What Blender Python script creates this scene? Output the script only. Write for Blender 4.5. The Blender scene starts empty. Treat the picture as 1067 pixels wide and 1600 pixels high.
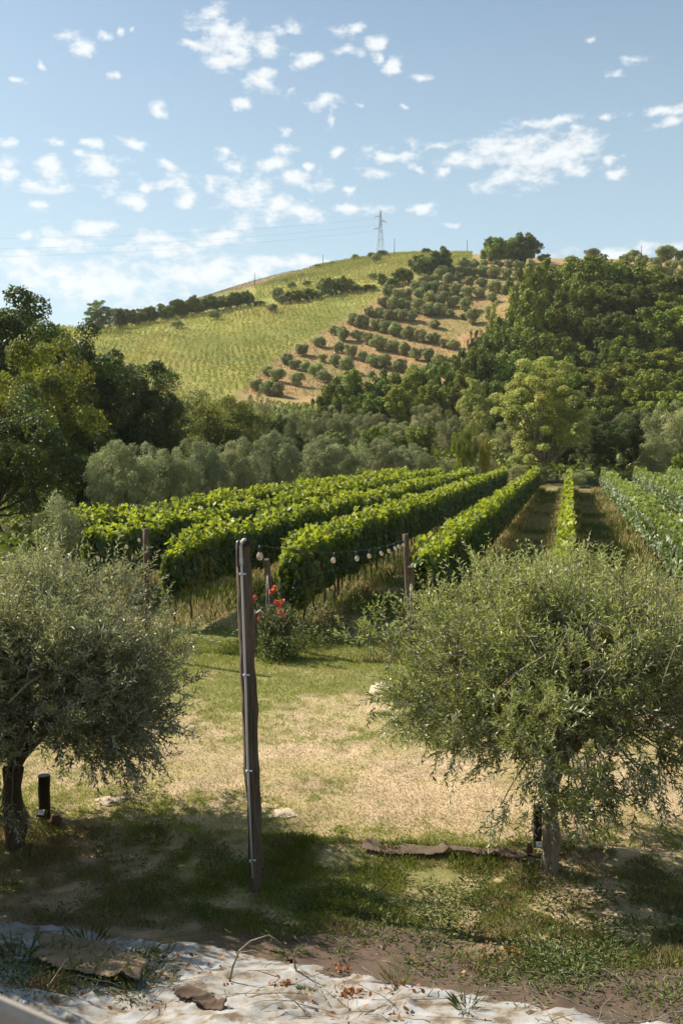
import bpy, math
import numpy as np

# ------------------------------------------------------------------ camera, world, sun, exposure
scene = bpy.context.scene
COL = scene.collection
F, CX, CY, CAMH = 1556.0, 533.5, 800.0, 4.2
PITCH = math.atan(100.0 / F)
cam_d = bpy.data.cameras.new('camera')
cam = bpy.data.objects.new('camera', cam_d)
COL.objects.link(cam)
scene.camera = cam
cam.location = (0, 0, CAMH)
cam.rotation_euler = (math.pi / 2 - PITCH, 0, 0)
cam_d.sensor_fit = 'VERTICAL'
cam_d.sensor_height = 36.0
cam_d.lens = F / 1600.0 * 36.0
cam_d.clip_start = 0.05
cam_d.clip_end = 6000
cam_d.dof.use_dof = True
cam_d.dof.focus_distance = 10.5
cam_d.dof.aperture_fstop = 5.0

SUN_AZ, SUN_EL = -60.0, 42.0          # azimuth from +Y, negative = left
scene.view_settings.view_transform = 'Standard'
scene.view_settings.look = 'None'
scene.view_settings.gamma = 1.0
scene.view_settings.use_curve_mapping = False
scene.view_settings.exposure = 0.94

world = bpy.data.worlds.new('World')
scene.world = world
world.use_nodes = True


def px_dir(px, py):
    a, b = (px - CX) / F, (CY - py) / F
    c, s = math.cos(PITCH), math.sin(PITCH)
    v = np.array([a, c + b * s, -s + b * c])
    return v / np.linalg.norm(v)


# clouds: (px, py, rx, ry) centres as seen from the terrace, turned into sky directions
CLOUDS = [(118, 70, 24, 15), (132, 80, 16, 7), (68, 102, 8, 7), (345, 40, 38, 20), (330, 62, 24, 22), (368, 75, 40, 26),
          (415, 68, 26, 18), (350, 92, 30, 14), (410, 125, 27, 16), (300, 72, 12, 8), (487, 90, 27, 8), (550, 48, 25, 9),
          (503, 158, 20, 10), (518, 176, 10, 13), (585, 68, 17, 10), (613, 104, 15, 16), (545, 80, 22, 7), (470, 40, 22, 9),
          (590, 92, 12, 9), (250, 170, 10, 13), (382, 165, 14, 9), (165, 55, 13, 5), (190, 50, 6, 6), (178, 118, 8, 5),
          (660, 127, 20, 5), (10, 222, 13, 7), (8, 265, 15, 18), (88, 222, 13, 6), (138, 223, 18, 6), (200, 226, 27, 8),
          (84, 262, 20, 18), (120, 242, 18, 7), (160, 263, 36, 15), (172, 292, 27, 12), (48, 290, 34, 9), (90, 298, 22, 8),
          (62, 320, 20, 8), (210, 315, 24, 11), (265, 262, 13, 8), (228, 290, 13, 10), (278, 288, 30, 13), (290, 312, 22, 10),
          (350, 242, 12, 8), (365, 262, 19, 10), (447, 212, 15, 7), (446, 237, 17, 9), (432, 258, 29, 13), (505, 280, 14, 12),
          (460, 282, 24, 14), (385, 300, 55, 15), (340, 290, 16, 14), (478, 332, 36, 14), (430, 322, 42, 14), (385, 345, 40, 16),
          (345, 372, 50, 12), (250, 375, 38, 11), (145, 355, 29, 18), (105, 380, 46, 18), (35, 367, 15, 8), (160, 440, 130, 32),
          (330, 425, 130, 26), (60, 420, 80, 20), (450, 410, 70, 12), (530, 235, 12, 7), (645, 227, 10, 8), (683, 226, 19, 6),
          (560, 325, 44, 8), (595, 245, 30, 11), (585, 272, 20, 7), (630, 243, 17, 8), (660, 328, 24, 6), (715, 350, 14, 5),
          (690, 273, 14, 9), (655, 267, 14, 6), (770, 240, 66, 22), (850, 245, 72, 32), (905, 230, 36, 24), (800, 280, 48, 18),
          (720, 248, 32, 14), (860, 192, 60, 6), (905, 203, 22, 7), (820, 190, 18, 6), (965, 270, 20, 6), (955, 245, 14, 7),
          (1035, 168, 40, 8), (1045, 190, 25, 6), (995, 92, 16, 6), (930, 62, 7, 5), (965, 112, 15, 5), (560, 165, 6, 4),
          (980, 398, 85, 12), (1050, 388, 40, 10), (208, 46, 5, 4), (30, 124, 12, 4), (630, 168, 9, 4), (458, 135, 8, 5),
          (250, 395, 60, 10), (545, 300, 14, 6), (480, 262, 12, 6), (940, 184, 12, 4)]


def build_world():
    nt = world.node_tree
    N, L = nt.nodes, nt.links
    N.clear()
    out = N.new('ShaderNodeOutputWorld')
    bg = N.new('ShaderNodeBackground')
    sky = N.new('ShaderNodeTexSky')
    sky.sky_type = 'NISHITA'
    sky.sun_disc = False
    sky.sun_elevation = math.radians(SUN_EL)
    sky.sun_rotation = math.radians(SUN_AZ)
    sky.air_density = 1.0
    sky.dust_density = 1.2
    sky.ozone_density = 1.5
    bg.inputs[1].default_value = 0.060
    tc = N.new('ShaderNodeTexCoord')
    sep = N.new('ShaderNodeSeparateXYZ')
    L.new(tc.outputs['Generated'], sep.inputs[0])

    def m(op, a, b=None, clamp=False):
        n = N.new('ShaderNodeMath')
        n.operation = op
        n.use_clamp = clamp
        for i, v in enumerate((a, b)):
            if v is None:
                continue
            if isinstance(v, (int, float)):
                n.inputs[i].default_value = v
            else:
                L.new(v, n.inputs[i])
        return n.outputs[0]
    az = m('ARCTAN2', sep.outputs[0], sep.outputs[1])
    el = m('ARCSINE', sep.outputs[2])
    comb = N.new('ShaderNodeCombineXYZ')
    L.new(az, comb.inputs[0])
    L.new(el, comb.inputs[1])
    P = comb.outputs[0]
    # warp the coordinates so that no cloud keeps an oval outline
    wn = N.new('ShaderNodeTexNoise')
    wn.inputs['Scale'].default_value = 34
    wn.inputs['Detail'].default_value = 3
    L.new(P, wn.inputs['Vector'])
    vm = N.new('ShaderNodeVectorMath')
    vm.operation = 'MULTIPLY_ADD'
    L.new(wn.outputs['Color'], vm.inputs[0])
    vm.inputs[1].default_value = (0.030, 0.017, 0)
    vm.inputs[2].default_value = (-0.015, -0.0085, 0)
    add = N.new('ShaderNodeVectorMath')
    add.operation = 'ADD'
    L.new(P, add.inputs[0])
    L.new(vm.outputs[0], add.inputs[1])
    W = add.outputs[0]
    best = None
    for (px, py, rx, ry) in CLOUDS:
        d = px_dir(px, py)
        caz, cel = math.atan2(d[0], d[1]), math.asin(d[2])
        sx, sy = F / (rx * 1.35), F / (ry * 1.45)
        n = N.new('ShaderNodeVectorMath')
        n.operation = 'MULTIPLY_ADD'
        L.new(W, n.inputs[0])
        n.inputs[1].default_value = (sx, sy, 0)
        n.inputs[2].default_value = (-caz * sx, -cel * sy, 0)
        ln = N.new('ShaderNodeVectorMath')
        ln.operation = 'LENGTH'
        L.new(n.outputs[0], ln.inputs[0])
        best = ln.outputs['Value'] if best is None else m('SMOOTH_MIN', best, ln.outputs['Value']) if False else m('MINIMUM', best, ln.outputs['Value']) if best is not None else ln.outputs['Value']
    # low scattered cloudlets over the rest of the sky
    pn = N.new('ShaderNodeTexNoise')
    pn.inputs['Scale'].default_value = 44
    pn.inputs['Detail'].default_value = 8
    pn.inputs['Roughness'].default_value = 0.60
    mp = N.new('ShaderNodeMapping')
    mp.inputs['Scale'].default_value = (1.0, 1.7, 1.0)
    L.new(P, mp.inputs[0])
    L.new(mp.outputs[0], pn.inputs['Vector'])
    nz = pn.outputs[0]
    dens = m('SUBTRACT', m('ADD', m('MULTIPLY', nz, 3.2), m('MULTIPLY', m('MINIMUM', best, 2.2), -1.0)), 0.62)
    mr = N.new('ShaderNodeMapRange')
    mr.interpolation_type = 'SMOOTHSTEP'
    mr.inputs['From Min'].default_value = 0.0
    mr.inputs['From Max'].default_value = 1.05
    mr.inputs['To Max'].default_value = 0.93
    L.new(dens, mr.inputs['Value'])
    # sky tint: a little paler and hazier towards the horizon
    hz = N.new('ShaderNodeMapRange')
    hz.inputs['From Min'].default_value = 0.0
    hz.inputs['From Max'].default_value = 0.42
    hz.inputs['To Min'].default_value = 0.72
    hz.inputs['To Max'].default_value = 0.18
    L.new(el, hz.inputs['Value'])
    hm = N.new('ShaderNodeMix')
    hm.data_type = 'RGBA'
    L.new(hz.outputs[0], hm.inputs['Factor'])
    tn = N.new('ShaderNodeMix')
    tn.data_type = 'RGBA'
    tn.blend_type = 'MULTIPLY'
    tn.inputs['Factor'].default_value = 1.0
    L.new(sky.outputs[0], tn.inputs['A'])
    tn.inputs['B'].default_value = (0.84, 0.98, 1.0, 1)
    L.new(tn.outputs['Result'], hm.inputs['A'])
    hm.inputs['B'].default_value = (6.9, 8.5, 9.1, 1)
    cm = N.new('ShaderNodeMix')
    cm.data_type = 'RGBA'
    L.new(mr.outputs[0], cm.inputs['Factor'])
    L.new(hm.outputs['Result'], cm.inputs['A'])
    cm.inputs['B'].default_value = (8.4, 8.7, 8.8, 1)
    L.new(cm.outputs['Result'], bg.inputs[0])
    L.new(bg.outputs[0], out.inputs[0])


build_world()
sun_d = bpy.data.lights.new('sun', 'SUN')
sun = bpy.data.objects.new('sun', sun_d)
COL.objects.link(sun)
sun_d.energy = 5.0
sun_d.angle = math.radians(0.53)
sun_d.color = (1.0, 0.90, 0.74)
_e, _a = math.radians(SUN_EL), math.radians(SUN_AZ)
sun.rotation_euler = (math.pi / 2 - _e, 0, math.pi - _a)     # the lamp shines down its -Z

# ------------------------------------------------------------------ noise and terrain
def _hash(ix, iy, seed):
    n = (ix.astype(np.int64) * 374761393 + iy.astype(np.int64) * 668265263 + seed * 1442695041) & 0xffffffff
    n = ((n ^ (n >> 13)) * 1274126177) & 0xffffffff
    return ((n ^ (n >> 16)) & 0xffff) / 65535.0


def vnoise(x, y, s, seed=0):
    x = np.asarray(x, float) / s + 1000.0
    y = np.asarray(y, float) / s + 1000.0
    ix, iy = np.floor(x), np.floor(y)
    fx, fy = x - ix, y - iy
    fx, fy = fx * fx * (3 - 2 * fx), fy * fy * (3 - 2 * fy)
    a, b = _hash(ix, iy, seed), _hash(ix + 1, iy, seed)
    c, d = _hash(ix, iy + 1, seed), _hash(ix + 1, iy + 1, seed)
    return (a * (1 - fx) + b * fx) * (1 - fy) + (c * (1 - fx) + d * fx) * fy


def fbm(x, y, s, seed=0, o=4):
    t, w, tot = 0, 1.0, 0
    for i in range(o):
        t = t + w * vnoise(x, y, s / 2 ** i, seed + 17 * i)
        tot += w
        w *= 0.5
    return t / tot


def sstep(a, b, x):
    t = np.clip((x - a) / (b - a), 0, 1)
    return t * t * (3 - 2 * t)


# hill profile: for a few directions, how high in the view the ground stands at each distance
PROFILE = {
    -400: [(180, 668), (260, 600), (350, 560), (420, 540), (600, 540), (1500, 600)],
    0: [(180, 668), (240, 610), (300, 565), (350, 535), (400, 522), (600, 540), (1500, 620)],
    160: [(180, 665), (240, 605), (300, 550), (345, 522), (380, 510), (440, 512), (600, 540), (1500, 620)],
    330: [(180, 668), (230, 630), (300, 560), (350, 505), (385, 482), (480, 457), (540, 462), (700, 500), (1500, 600)],
    430: [(180, 668), (235, 630), (300, 562), (360, 495), (400, 468), (440, 448), (520, 427), (580, 432), (750, 480), (1500, 600)],
    600: [(180, 668), (240, 632), (275, 600), (330, 525), (380, 458), (400, 440), (450, 412), (520, 398), (580, 400), (750, 440), (1500, 560)],
    750: [(180, 668), (240, 632), (275, 598), (330, 525), (380, 453), (410, 420), (450, 402), (520, 395), (580, 398), (750, 440), (1500, 560)],
    850: [(180, 675), (205, 640), (240, 590), (280, 530), (320, 490), (380, 450), (420, 418), (470, 404), (560, 404), (750, 440), (1500, 560)],
    950: [(180, 680), (205, 640), (240, 575), (280, 495), (300, 470), (350, 452), (400, 432), (450, 408), (560, 406), (750, 440), (1500, 560)],
    1067: [(180, 682), (205, 645), (240, 590), (280, 515), (300, 492), (350, 460), (400, 436), (450, 406), (560, 404), (750, 440), (1500, 560)],
    1500: [(180, 682), (205, 650), (240, 600), (280, 530), (300, 505), (350, 470), (400, 446), (450, 416), (560, 410), (750, 440), (1500, 560)],
}
RS = np.concatenate([np.arange(0, 700, 5.0), np.arange(700, 1700, 25.0)])
PXS = np.arange(-400, 1501, 20.0)


def _profile_table():
    cols = sorted(PROFILE)
    tab = []
    for c in cols:
        zs = [(0, 0.0), (60, 0.0), (104, 0.0), (125, 1.2)]
        for (r, py) in PROFILE[c]:
            d = px_dir(c, py)
            zs.append((r, CAMH + r * d[2] / math.hypot(d[0], d[1])))
        rr, zz = zip(*zs)
        tab.append(np.interp(RS, rr, zz))
    tab = np.array(tab)
    T = np.array([[np.interp(p, cols, tab[:, j]) for j in range(len(RS))] for p in PXS])
    k = np.exp(-np.arange(-4, 5) ** 2 / 6.0)
    k /= k.sum()
    Tp = np.pad(T, ((4, 4), (0, 0)), 'edge')
    T = sum(k[i] * Tp[i:i + T.shape[0]] for i in range(9))
    k = np.exp(-np.arange(-3, 4) ** 2 / 3.0)
    k /= k.sum()
    Tp = np.pad(T, ((0, 0), (3, 3)), 'edge')
    return sum(k[i] * Tp[:, i:i + T.shape[1]] for i in range(7))


TAB = _profile_table()
AZS = np.array([math.atan2(px_dir(p, 700)[0], px_dir(p, 700)[1]) for p in PXS])


def zfar(x, y):
    az = np.arctan2(x, np.maximum(y, 1e-6))
    az = np.where(y <= 0, np.where(x > 0, AZS[-1], AZS[0]), az)
    r = np.hypot(x, y)
    u = np.interp(az, AZS, np.arange(len(AZS)))
    v = np.interp(r, RS, np.arange(len(RS)))
    i = np.clip(u.astype(int), 0, len(AZS) - 2)
    j = np.clip(v.astype(int), 0, len(RS) - 2)
    fu, fv = u - i, v - j
    z = (TAB[i, j] * (1 - fu) + TAB[i + 1, j] * fu) * (1 - fv) + (TAB[i, j + 1] * (1 - fu) + TAB[i + 1, j + 1] * fu) * fv
    return z * sstep(100, 112, r)


def zf(x, y):
    x, y = np.asarray(x, float), np.asarray(y, float)
    z = zfar(x, y)
    r = np.hypot(x, y)
    near = 1 - sstep(60, 110, r)
    z = z + near * (fbm(x, y, 3.0, 5, 4) - 0.5) * 0.09 + near * (vnoise(x, y, 0.35, 9) - 0.5) * 0.018
    z = z + (1 - sstep(9.5, 11, y)) * (fbm(x, y, .7, 71, 3) - .5) * .13 * (r < 30)
    z = z + sstep(140, 260, r) * (fbm(x, y, 30.0, 55, 3) - 0.5) * 1.2
    wob = (vnoise(x, x * 0, 0.9, 31) - 0.5) * 0.22 + (vnoise(x, x * 0, 0.3, 32) - 0.5) * 0.07
    yc = 10.25 - 0.12 * x + wob
    ridge = sstep(-7, -5, x) * (1 - sstep(3.4, 4.6, x))
    z = z + ridge * (0.075 * np.exp(-((y - yc) / 0.22) ** 2) + 0.015 * sstep(0.3, -0.5, y - yc))
    z = z + 0.22 * np.maximum(0, 8.6 - y) * (y > 6) + (y <= 6) * (0.572 + 0.42 * np.minimum(6 - y, 5.2))
    return z


def z1(x, y):
    return float(zf(np.array([x]), np.array([y]))[0])


def hit(px, py):
    d = px_dir(px, py)
    t = np.concatenate([np.arange(3, 30, 0.02), np.arange(30, 900, 0.4)])
    X, Y, Z = d[0] * t, d[1] * t, CAMH + d[2] * t
    g = Z - zf(X, Y)
    k = np.argmax(g < 0) if (g < 0).any() else len(t) - 1
    return X[k], Y[k], float(zf(X[k:k + 1], Y[k:k + 1])[0])


def at_r(px, r):
    d = px_dir(px, 700)
    h = math.hypot(d[0], d[1])
    x, y = d[0] / h * r, d[1] / h * r
    return x, y, z1(x, y)


def z_at(px, py, r):
    d = px_dir(px, py)
    return CAMH + r * d[2] / math.hypot(d[0], d[1])


def pt(px, py, depth):
    d = px_dir(px, py)
    return np.array([d[0] / d[1] * depth, depth, CAMH + d[2] / d[1] * depth])


ALPHA = math.radians(12.9)
ROWDIR = np.array([math.sin(ALPHA), math.cos(ALPHA)])
ROWNRM = np.array([math.cos(ALPHA), -math.sin(ALPHA)])


def row_xy(u, s):
    return u * ROWNRM[0] + s * ROWDIR[0], u * ROWNRM[1] + s * ROWDIR[1]


def to_row(x, y):
    return x * ROWNRM[0] + y * ROWNRM[1], x * ROWDIR[0] + y * ROWDIR[1]


# ------------------------------------------------------------------ mesh helpers
class MB:
    """collects vertices, n-gons, per-face tint / colour, material slots"""
    def __init__(self):
        self.V, self.F, self.n = [], [], 0

    def add(self, V, Fa, tint=0.5, mi=0, smooth=False):
        V = np.asarray(V, float).reshape(-1, 3)
        Fa = np.asarray(Fa, int)
        t = np.broadcast_to(np.asarray(tint, float), (len(Fa),))
        self.V.append(V)
        self.F.append((Fa + self.n, np.array(t), mi, smooth))
        self.n += len(V)
        return self

    def mesh(self, name, mats, vcol=None):
        me = bpy.data.meshes.new(name)
        V = np.concatenate(self.V)
        me.vertices.add(len(V))
        me.vertices.foreach_set('co', V.ravel().astype(np.float32))
        loops = np.concatenate([f[0].ravel() for f in self.F])
        sizes = np.concatenate([np.full(len(f[0]), f[0].shape[1]) for f in self.F])
        tint = np.concatenate([f[1] for f in self.F])
        mi = np.concatenate([np.full(len(f[0]), f[2]) for f in self.F])
        sm = np.concatenate([np.full(len(f[0]), f[3], bool) for f in self.F])
        me.loops.add(len(loops))
        me.loops.foreach_set('vertex_index', loops.astype(np.int32))
        me.polygons.add(len(sizes))
        me.polygons.foreach_set('loop_start', np.concatenate([[0], np.cumsum(sizes)[:-1]]).astype(np.int32))
        me.polygons.foreach_set('material_index', mi.astype(np.int32))
        me.polygons.foreach_set('use_smooth', sm)
        at = me.attributes.new('tint', 'FLOAT', 'FACE')
        at.data.foreach_set('value', tint.astype(np.float32))
        if vcol is not None:
            ca = me.attributes.new('col', 'FLOAT_COLOR', 'POINT')
            ca.data.foreach_set('color', np.concatenate([vcol, np.ones((len(V), 1))], 1).ravel().astype(np.float32))
        me.update(calc_edges=True)
        for mt in (mats if isinstance(mats, (list, tuple)) else [mats]):
            me.materials.append(mt)
        return me


def obj(name, me, parent=None, loc=None, rotz=0, scale=None):
    o = bpy.data.objects.new(name, me)
    COL.objects.link(o)
    if loc is not None:
        o.location = loc
    o.rotation_euler = (0, 0, rotz)
    if scale is not None:
        o.scale = scale
    if parent is not None:
        o.parent = parent
    return o


def build(name, mb, mats, parent=None, loc=None):
    return obj(name, mb.mesh(name, mats), parent, loc)


def tag(o, label=None, cat=None, group=None, kind=None):
    if label:
        o['label'] = label
    if cat:
        o['category'] = cat
    if group:
        o['group'] = group
    if kind:
        o['kind'] = kind
    return o


def thing(name, label, cat, loc, group=None, rotz=0, scale=None):
    return tag(obj(name, None, None, loc, rotz, scale), label, cat, group)


def norm(v):
    return v / np.maximum(np.linalg.norm(v, axis=-1, keepdims=True), 1e-9)


SH = {
    'lance': np.array([(0, 0, 0), (.5, .45, .10), (0, 1, -.05), (-.5, .45, .10)]),
    'oval': np.array([(0, 0, 0), (.36, .22, .06), (.48, .55, .08), (0, 1, -.08), (-.48, .55, .08), (-.36, .22, .06)]),
    'vine': np.array([(0, .08, 0), (.34, -.06, .10), (.56, .34, .12), (.34, .70, .02), (0, 1, -.10), (-.34, .70, .02), (-.56, .34, .12), (-.34, -.06, .10)]),
    'clump': np.array([(.1, -.1, 0), (.5, .1, .08), (.42, .5, .0), (.6, .8, -.1), (0, 1, .05), (-.42, .78, -.08), (-.38, .45, .1), (-.55, .15, 0)]),
    'blade': np.array([(-.5, 0, 0), (.5, 0, 0), (.30, .6, .10), (0, 1, .32), (-.30, .6, .10)]),
}


def leaves(mb, P, A, Nn, L, W, shape='oval', tint=0.5, mi=0):
    P, A, Nn = np.asarray(P, float), norm(np.asarray(A, float)), np.asarray(Nn, float)
    S = norm(np.cross(A, Nn))
    N2 = np.cross(S, A)
    T = SH[shape]
    L = np.broadcast_to(np.asarray(L, float), (len(P),))[:, None, None]
    W = np.broadcast_to(np.asarray(W, float), (len(P),))[:, None, None]
    V = P[:, None] + S[:, None] * T[None, :, 0:1] * W + A[:, None] * T[None, :, 1:2] * L + N2[:, None] * T[None, :, 2:3] * L
    k = len(T)
    Fa = np.arange(len(P) * k).reshape(-1, k)
    mb.add(V.reshape(-1, 3), Fa, tint, mi)


def tube(mb, pts, rad, sides=6, tint=0.5, mi=0, smooth=True, cap=True):
    pts = np.asarray(pts, float)
    n = len(pts)
    rad = np.broadcast_to(np.asarray(rad, float), (n,))
    d = norm(np.gradient(pts, axis=0))
    ref = np.array([0.31, 0.17, 0.93]) if abs(d[:, 2]).mean() < 0.8 else np.array([0.95, 0.2, 0.1])
    a = norm(np.cross(d, ref))
    b = np.cross(d, a)
    th = np.arange(sides) * 2 * np.pi / sides
    V = pts[:, None] + rad[:, None, None] * (a[:, None] * np.cos(th)[None, :, None] + b[:, None] * np.sin(th)[None, :, None])
    i, j = np.arange(n - 1)[:, None], np.arange(sides)[None, :]
    q = np.stack([i * sides + j, i * sides + (j + 1) % sides, (i + 1) * sides + (j + 1) % sides, (i + 1) * sides + j], -1).reshape(-1, 4)
    mb.add(V.reshape(-1, 3), q, tint, mi, smooth)
    if cap:
        c = mb.n - n * sides
        mb.F.append((np.array([[c + k for k in range(sides)][::-1]]), np.array([tint]), mi, False))
        mb.F.append((np.array([[c + (n - 1) * sides + k for k in range(sides)]]), np.array([tint]), mi, False))


def box(mb, c, s, R=None, tint=0.5, mi=0, bevel=0.0):
    """box with chamfered vertical and horizontal edges"""
    c, s = np.asarray(c, float), np.asarray(s, float) / 2
    b = min(bevel, s.min() * 0.6) if bevel else 0
    if not b:
        V = np.array([(x, y, z) for z in (-1, 1) for y in (-1, 1) for x in (-1, 1)], float) * s
        Fq = [(0, 2, 3, 1), (4, 5, 7, 6), (0, 1, 5, 4), (2, 6, 7, 3), (0, 4, 6, 2), (1, 3, 7, 5)]
        Fq = np.array(Fq)
        if R is not None:
            V = V @ np.asarray(R).T
        mb.add(V + c, Fq, tint, mi)
        return
    ring = lambda hx, hy, k, z: [(hx - k, -hy, z), (hx, -hy + k, z), (hx, hy - k, z), (hx - k, hy, z), (-hx + k, hy, z), (-hx, hy - k, z), (-hx, -hy + k, z), (-hx + k, -hy, z)]
    V = ring(s[0] - b, s[1] - b, b * .5, -s[2]) + ring(s[0], s[1], b, -s[2] + b) + ring(s[0], s[1], b, s[2] - b) + ring(s[0] - b, s[1] - b, b * .5, s[2])
    V = np.array(V)
    if R is not None:
        V = V @ np.asarray(R).T
    q = [(i * 8 + j, i * 8 + (j + 1) % 8, i * 8 + 8 + (j + 1) % 8, i * 8 + 8 + j) for i in range(3) for j in range(8)]
    base = mb.n
    mb.add(V + c, np.array(q), tint, mi)
    mb.F.append((base + np.array([list(range(8))[::-1]]), np.array([tint]), mi, False))
    mb.F.append((base + np.array([list(range(24, 32))]), np.array([tint]), mi, False))


def rotm(ax, ang):
    c, s = math.cos(ang), math.sin(ang)
    return {'x': np.array([[1, 0, 0], [0, c, -s], [0, s, c]]), 'y': np.array([[c, 0, s], [0, 1, 0], [-s, 0, c]]), 'z': np.array([[c, -s, 0], [s, c, 0], [0, 0, 1]])}[ax]


def sphere(mb, c, r, seg=10, rings=7, squash=(1, 1, 1), lump=0.0, tint=0.5, mi=0, rng=None):
    th = np.linspace(0, np.pi, rings + 1)[:, None]
    ph = (np.arange(seg) * 2 * np.pi / seg)[None, :]
    V = np.stack([np.sin(th) * np.cos(ph), np.sin(th) * np.sin(ph), np.cos(th) + 0 * ph], -1)
    if lump and rng is not None:
        V = V * (1 + lump * (rng.random((rings + 1, seg, 1)) - .5))
        V[0, :], V[-1, :] = V[0, :].mean(0), V[-1, :].mean(0)
    V = V.reshape(-1, 3) * r * np.array(squash) + np.asarray(c)
    i, j = np.arange(rings)[:, None], np.arange(seg)[None, :]
    q = np.stack([i * seg + j, (i + 1) * seg + j, (i + 1) * seg + (j + 1) % seg, i * seg + (j + 1) % seg], -1).reshape(-1, 4)
    mb.add(V, q, tint, mi, True)


# ------------------------------------------------------------------ materials
class Mat:
    def __init__(self, name):
        self.m = bpy.data.materials.new(name)
        self.m.use_nodes = True
        self.nt = self.m.node_tree
        self.N, self.L = self.nt.nodes, self.nt.links
        self.N.clear()
        self.out = self.N.new('ShaderNodeOutputMaterial')

    def new(self, t, **kw):
        n = self.N.new('ShaderNode' + t)
        for k, v in kw.items():
            setattr(n, k, v)
        return n

    def noise(self, scale, detail=4, rough=0.55, obj=True, stretch=None):
        tc = self.new('TexCoord')
        n = self.new('TexNoise')
        n.inputs['Scale'].default_value = scale
        n.inputs['Detail'].default_value = detail
        n.inputs['Roughness'].default_value = rough
        src = tc.outputs['Object']
        if stretch:
            mp = self.new('Mapping')
            mp.inputs['Scale'].default_value = stretch
            self.L.new(src, mp.inputs[0])
            src = mp.outputs[0]
        self.L.new(src, n.inputs['Vector'])
        return n.outputs[0]

    def ramp(self, fac, stops):
        r = self.new('ValToRGB')
        while len(r.color_ramp.elements) < len(stops):
            r.color_ramp.elements.new(0.5)
        for e, (p, c) in zip(r.color_ramp.elements, stops):
            e.position = p
            e.color = (*c, 1) if len(c) == 3 else c
        self.L.new(fac, r.inputs[0])
        return r.outputs[0]

    def mix(self, f, a, b, blend='MIX'):
        n = self.new('Mix', data_type='RGBA', blend_type=blend)
        for k, v in (('Factor', f), ('A', a), ('B', b)):
            if isinstance(v, (int, float)):
                n.inputs[k].default_value = v
            elif isinstance(v, tuple):
                n.inputs[k].default_value = (*v, 1)
            else:
                self.L.new(v, n.inputs[k])
        return n.outputs['Result']

    def math(self, op, a, b=0.0):
        n = self.new('Math', operation=op)
        for i, v in enumerate((a, b)):
            if isinstance(v, (int, float)):
                n.inputs[i].default_value = v
            else:
                self.L.new(v, n.inputs[i])
        return n.outputs[0]

    def attr(self, name, out='Fac'):
        n = self.new('Attribute', attribute_name=name)
        return n.outputs[out]

    def surf(self, col, rough=0.8, spec=0.3, bump=None, bstr=0.3, bdist=0.02, metal=0.0):
        p = self.new('BsdfPrincipled')
        if isinstance(col, tuple):
            p.inputs['Base Color'].default_value = (*col, 1)
        else:
            self.L.new(col, p.inputs['Base Color'])
        p.inputs['Roughness'].default_value = rough
        p.inputs['Specular IOR Level'].default_value = spec
        p.inputs['Metallic'].default_value = metal
        if bump is not None:
            b = self.new('Bump')
            b.inputs['Strength'].default_value = bstr
            b.inputs['Distance'].default_value = bdist
            self.L.new(bump, b.inputs['Height'])
            self.L.new(b.outputs[0], p.inputs['Normal'])
        return p

    def done(self, sh):
        self.L.new(sh, self.out.inputs[0])
        return self.m


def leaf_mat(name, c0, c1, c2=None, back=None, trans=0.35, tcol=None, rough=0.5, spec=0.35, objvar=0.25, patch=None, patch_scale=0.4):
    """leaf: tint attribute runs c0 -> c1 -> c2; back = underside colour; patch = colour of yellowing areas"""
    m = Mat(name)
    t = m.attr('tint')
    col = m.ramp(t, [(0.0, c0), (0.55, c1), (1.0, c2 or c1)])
    if patch:
        nz = m.noise(patch_scale, 2)
        col = m.mix(m.math('MULTIPLY', m.ramp(nz, [(0.5, (0, 0, 0)), (0.68, (1, 1, 1))]), 0.8), col, patch)
    if objvar:
        oi = m.new('ObjectInfo')
        hs = m.new('HueSaturation')
        m.L.new(col, hs.inputs['Color'])
        r = oi.outputs['Random']
        m.L.new(m.math('ADD', m.math('MULTIPLY', r, 0.05 * objvar * 4), 0.5 - 0.025 * objvar * 4), hs.inputs['Hue'])
        r2 = m.math('FRACT', m.math('MULTIPLY', r, 7.31))
        m.L.new(m.math('ADD', m.math('MULTIPLY', r2, 2 * objvar), 1 - objvar), hs.inputs['Value'])
        col = hs.outputs[0]
    base = col
    if back:
        g = m.new('NewGeometry')
        base = m.mix(g.outputs['Backfacing'], col, back)
    p = m.surf(base, rough, spec)
    if trans:
        tr = m.new('BsdfTranslucent')
        if tcol:
            m.L.new(m.mix(0.75, col, tcol), tr.inputs[0])
        else:
            m.L.new(col, tr.inputs[0])
        mx = m.new('MixShader')
        m.L.new(m.math('MULTIPLY', m.ramp(t, [(.15, (.35, .35, .35)), (.75, (1, 1, 1))]), trans), mx.inputs[0])
        m.L.new(p.outputs[0], mx.inputs[1])
        m.L.new(tr.outputs[0], mx.inputs[2])
        return m.done(mx.outputs[0])
    return m.done(p.outputs[0])


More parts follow.
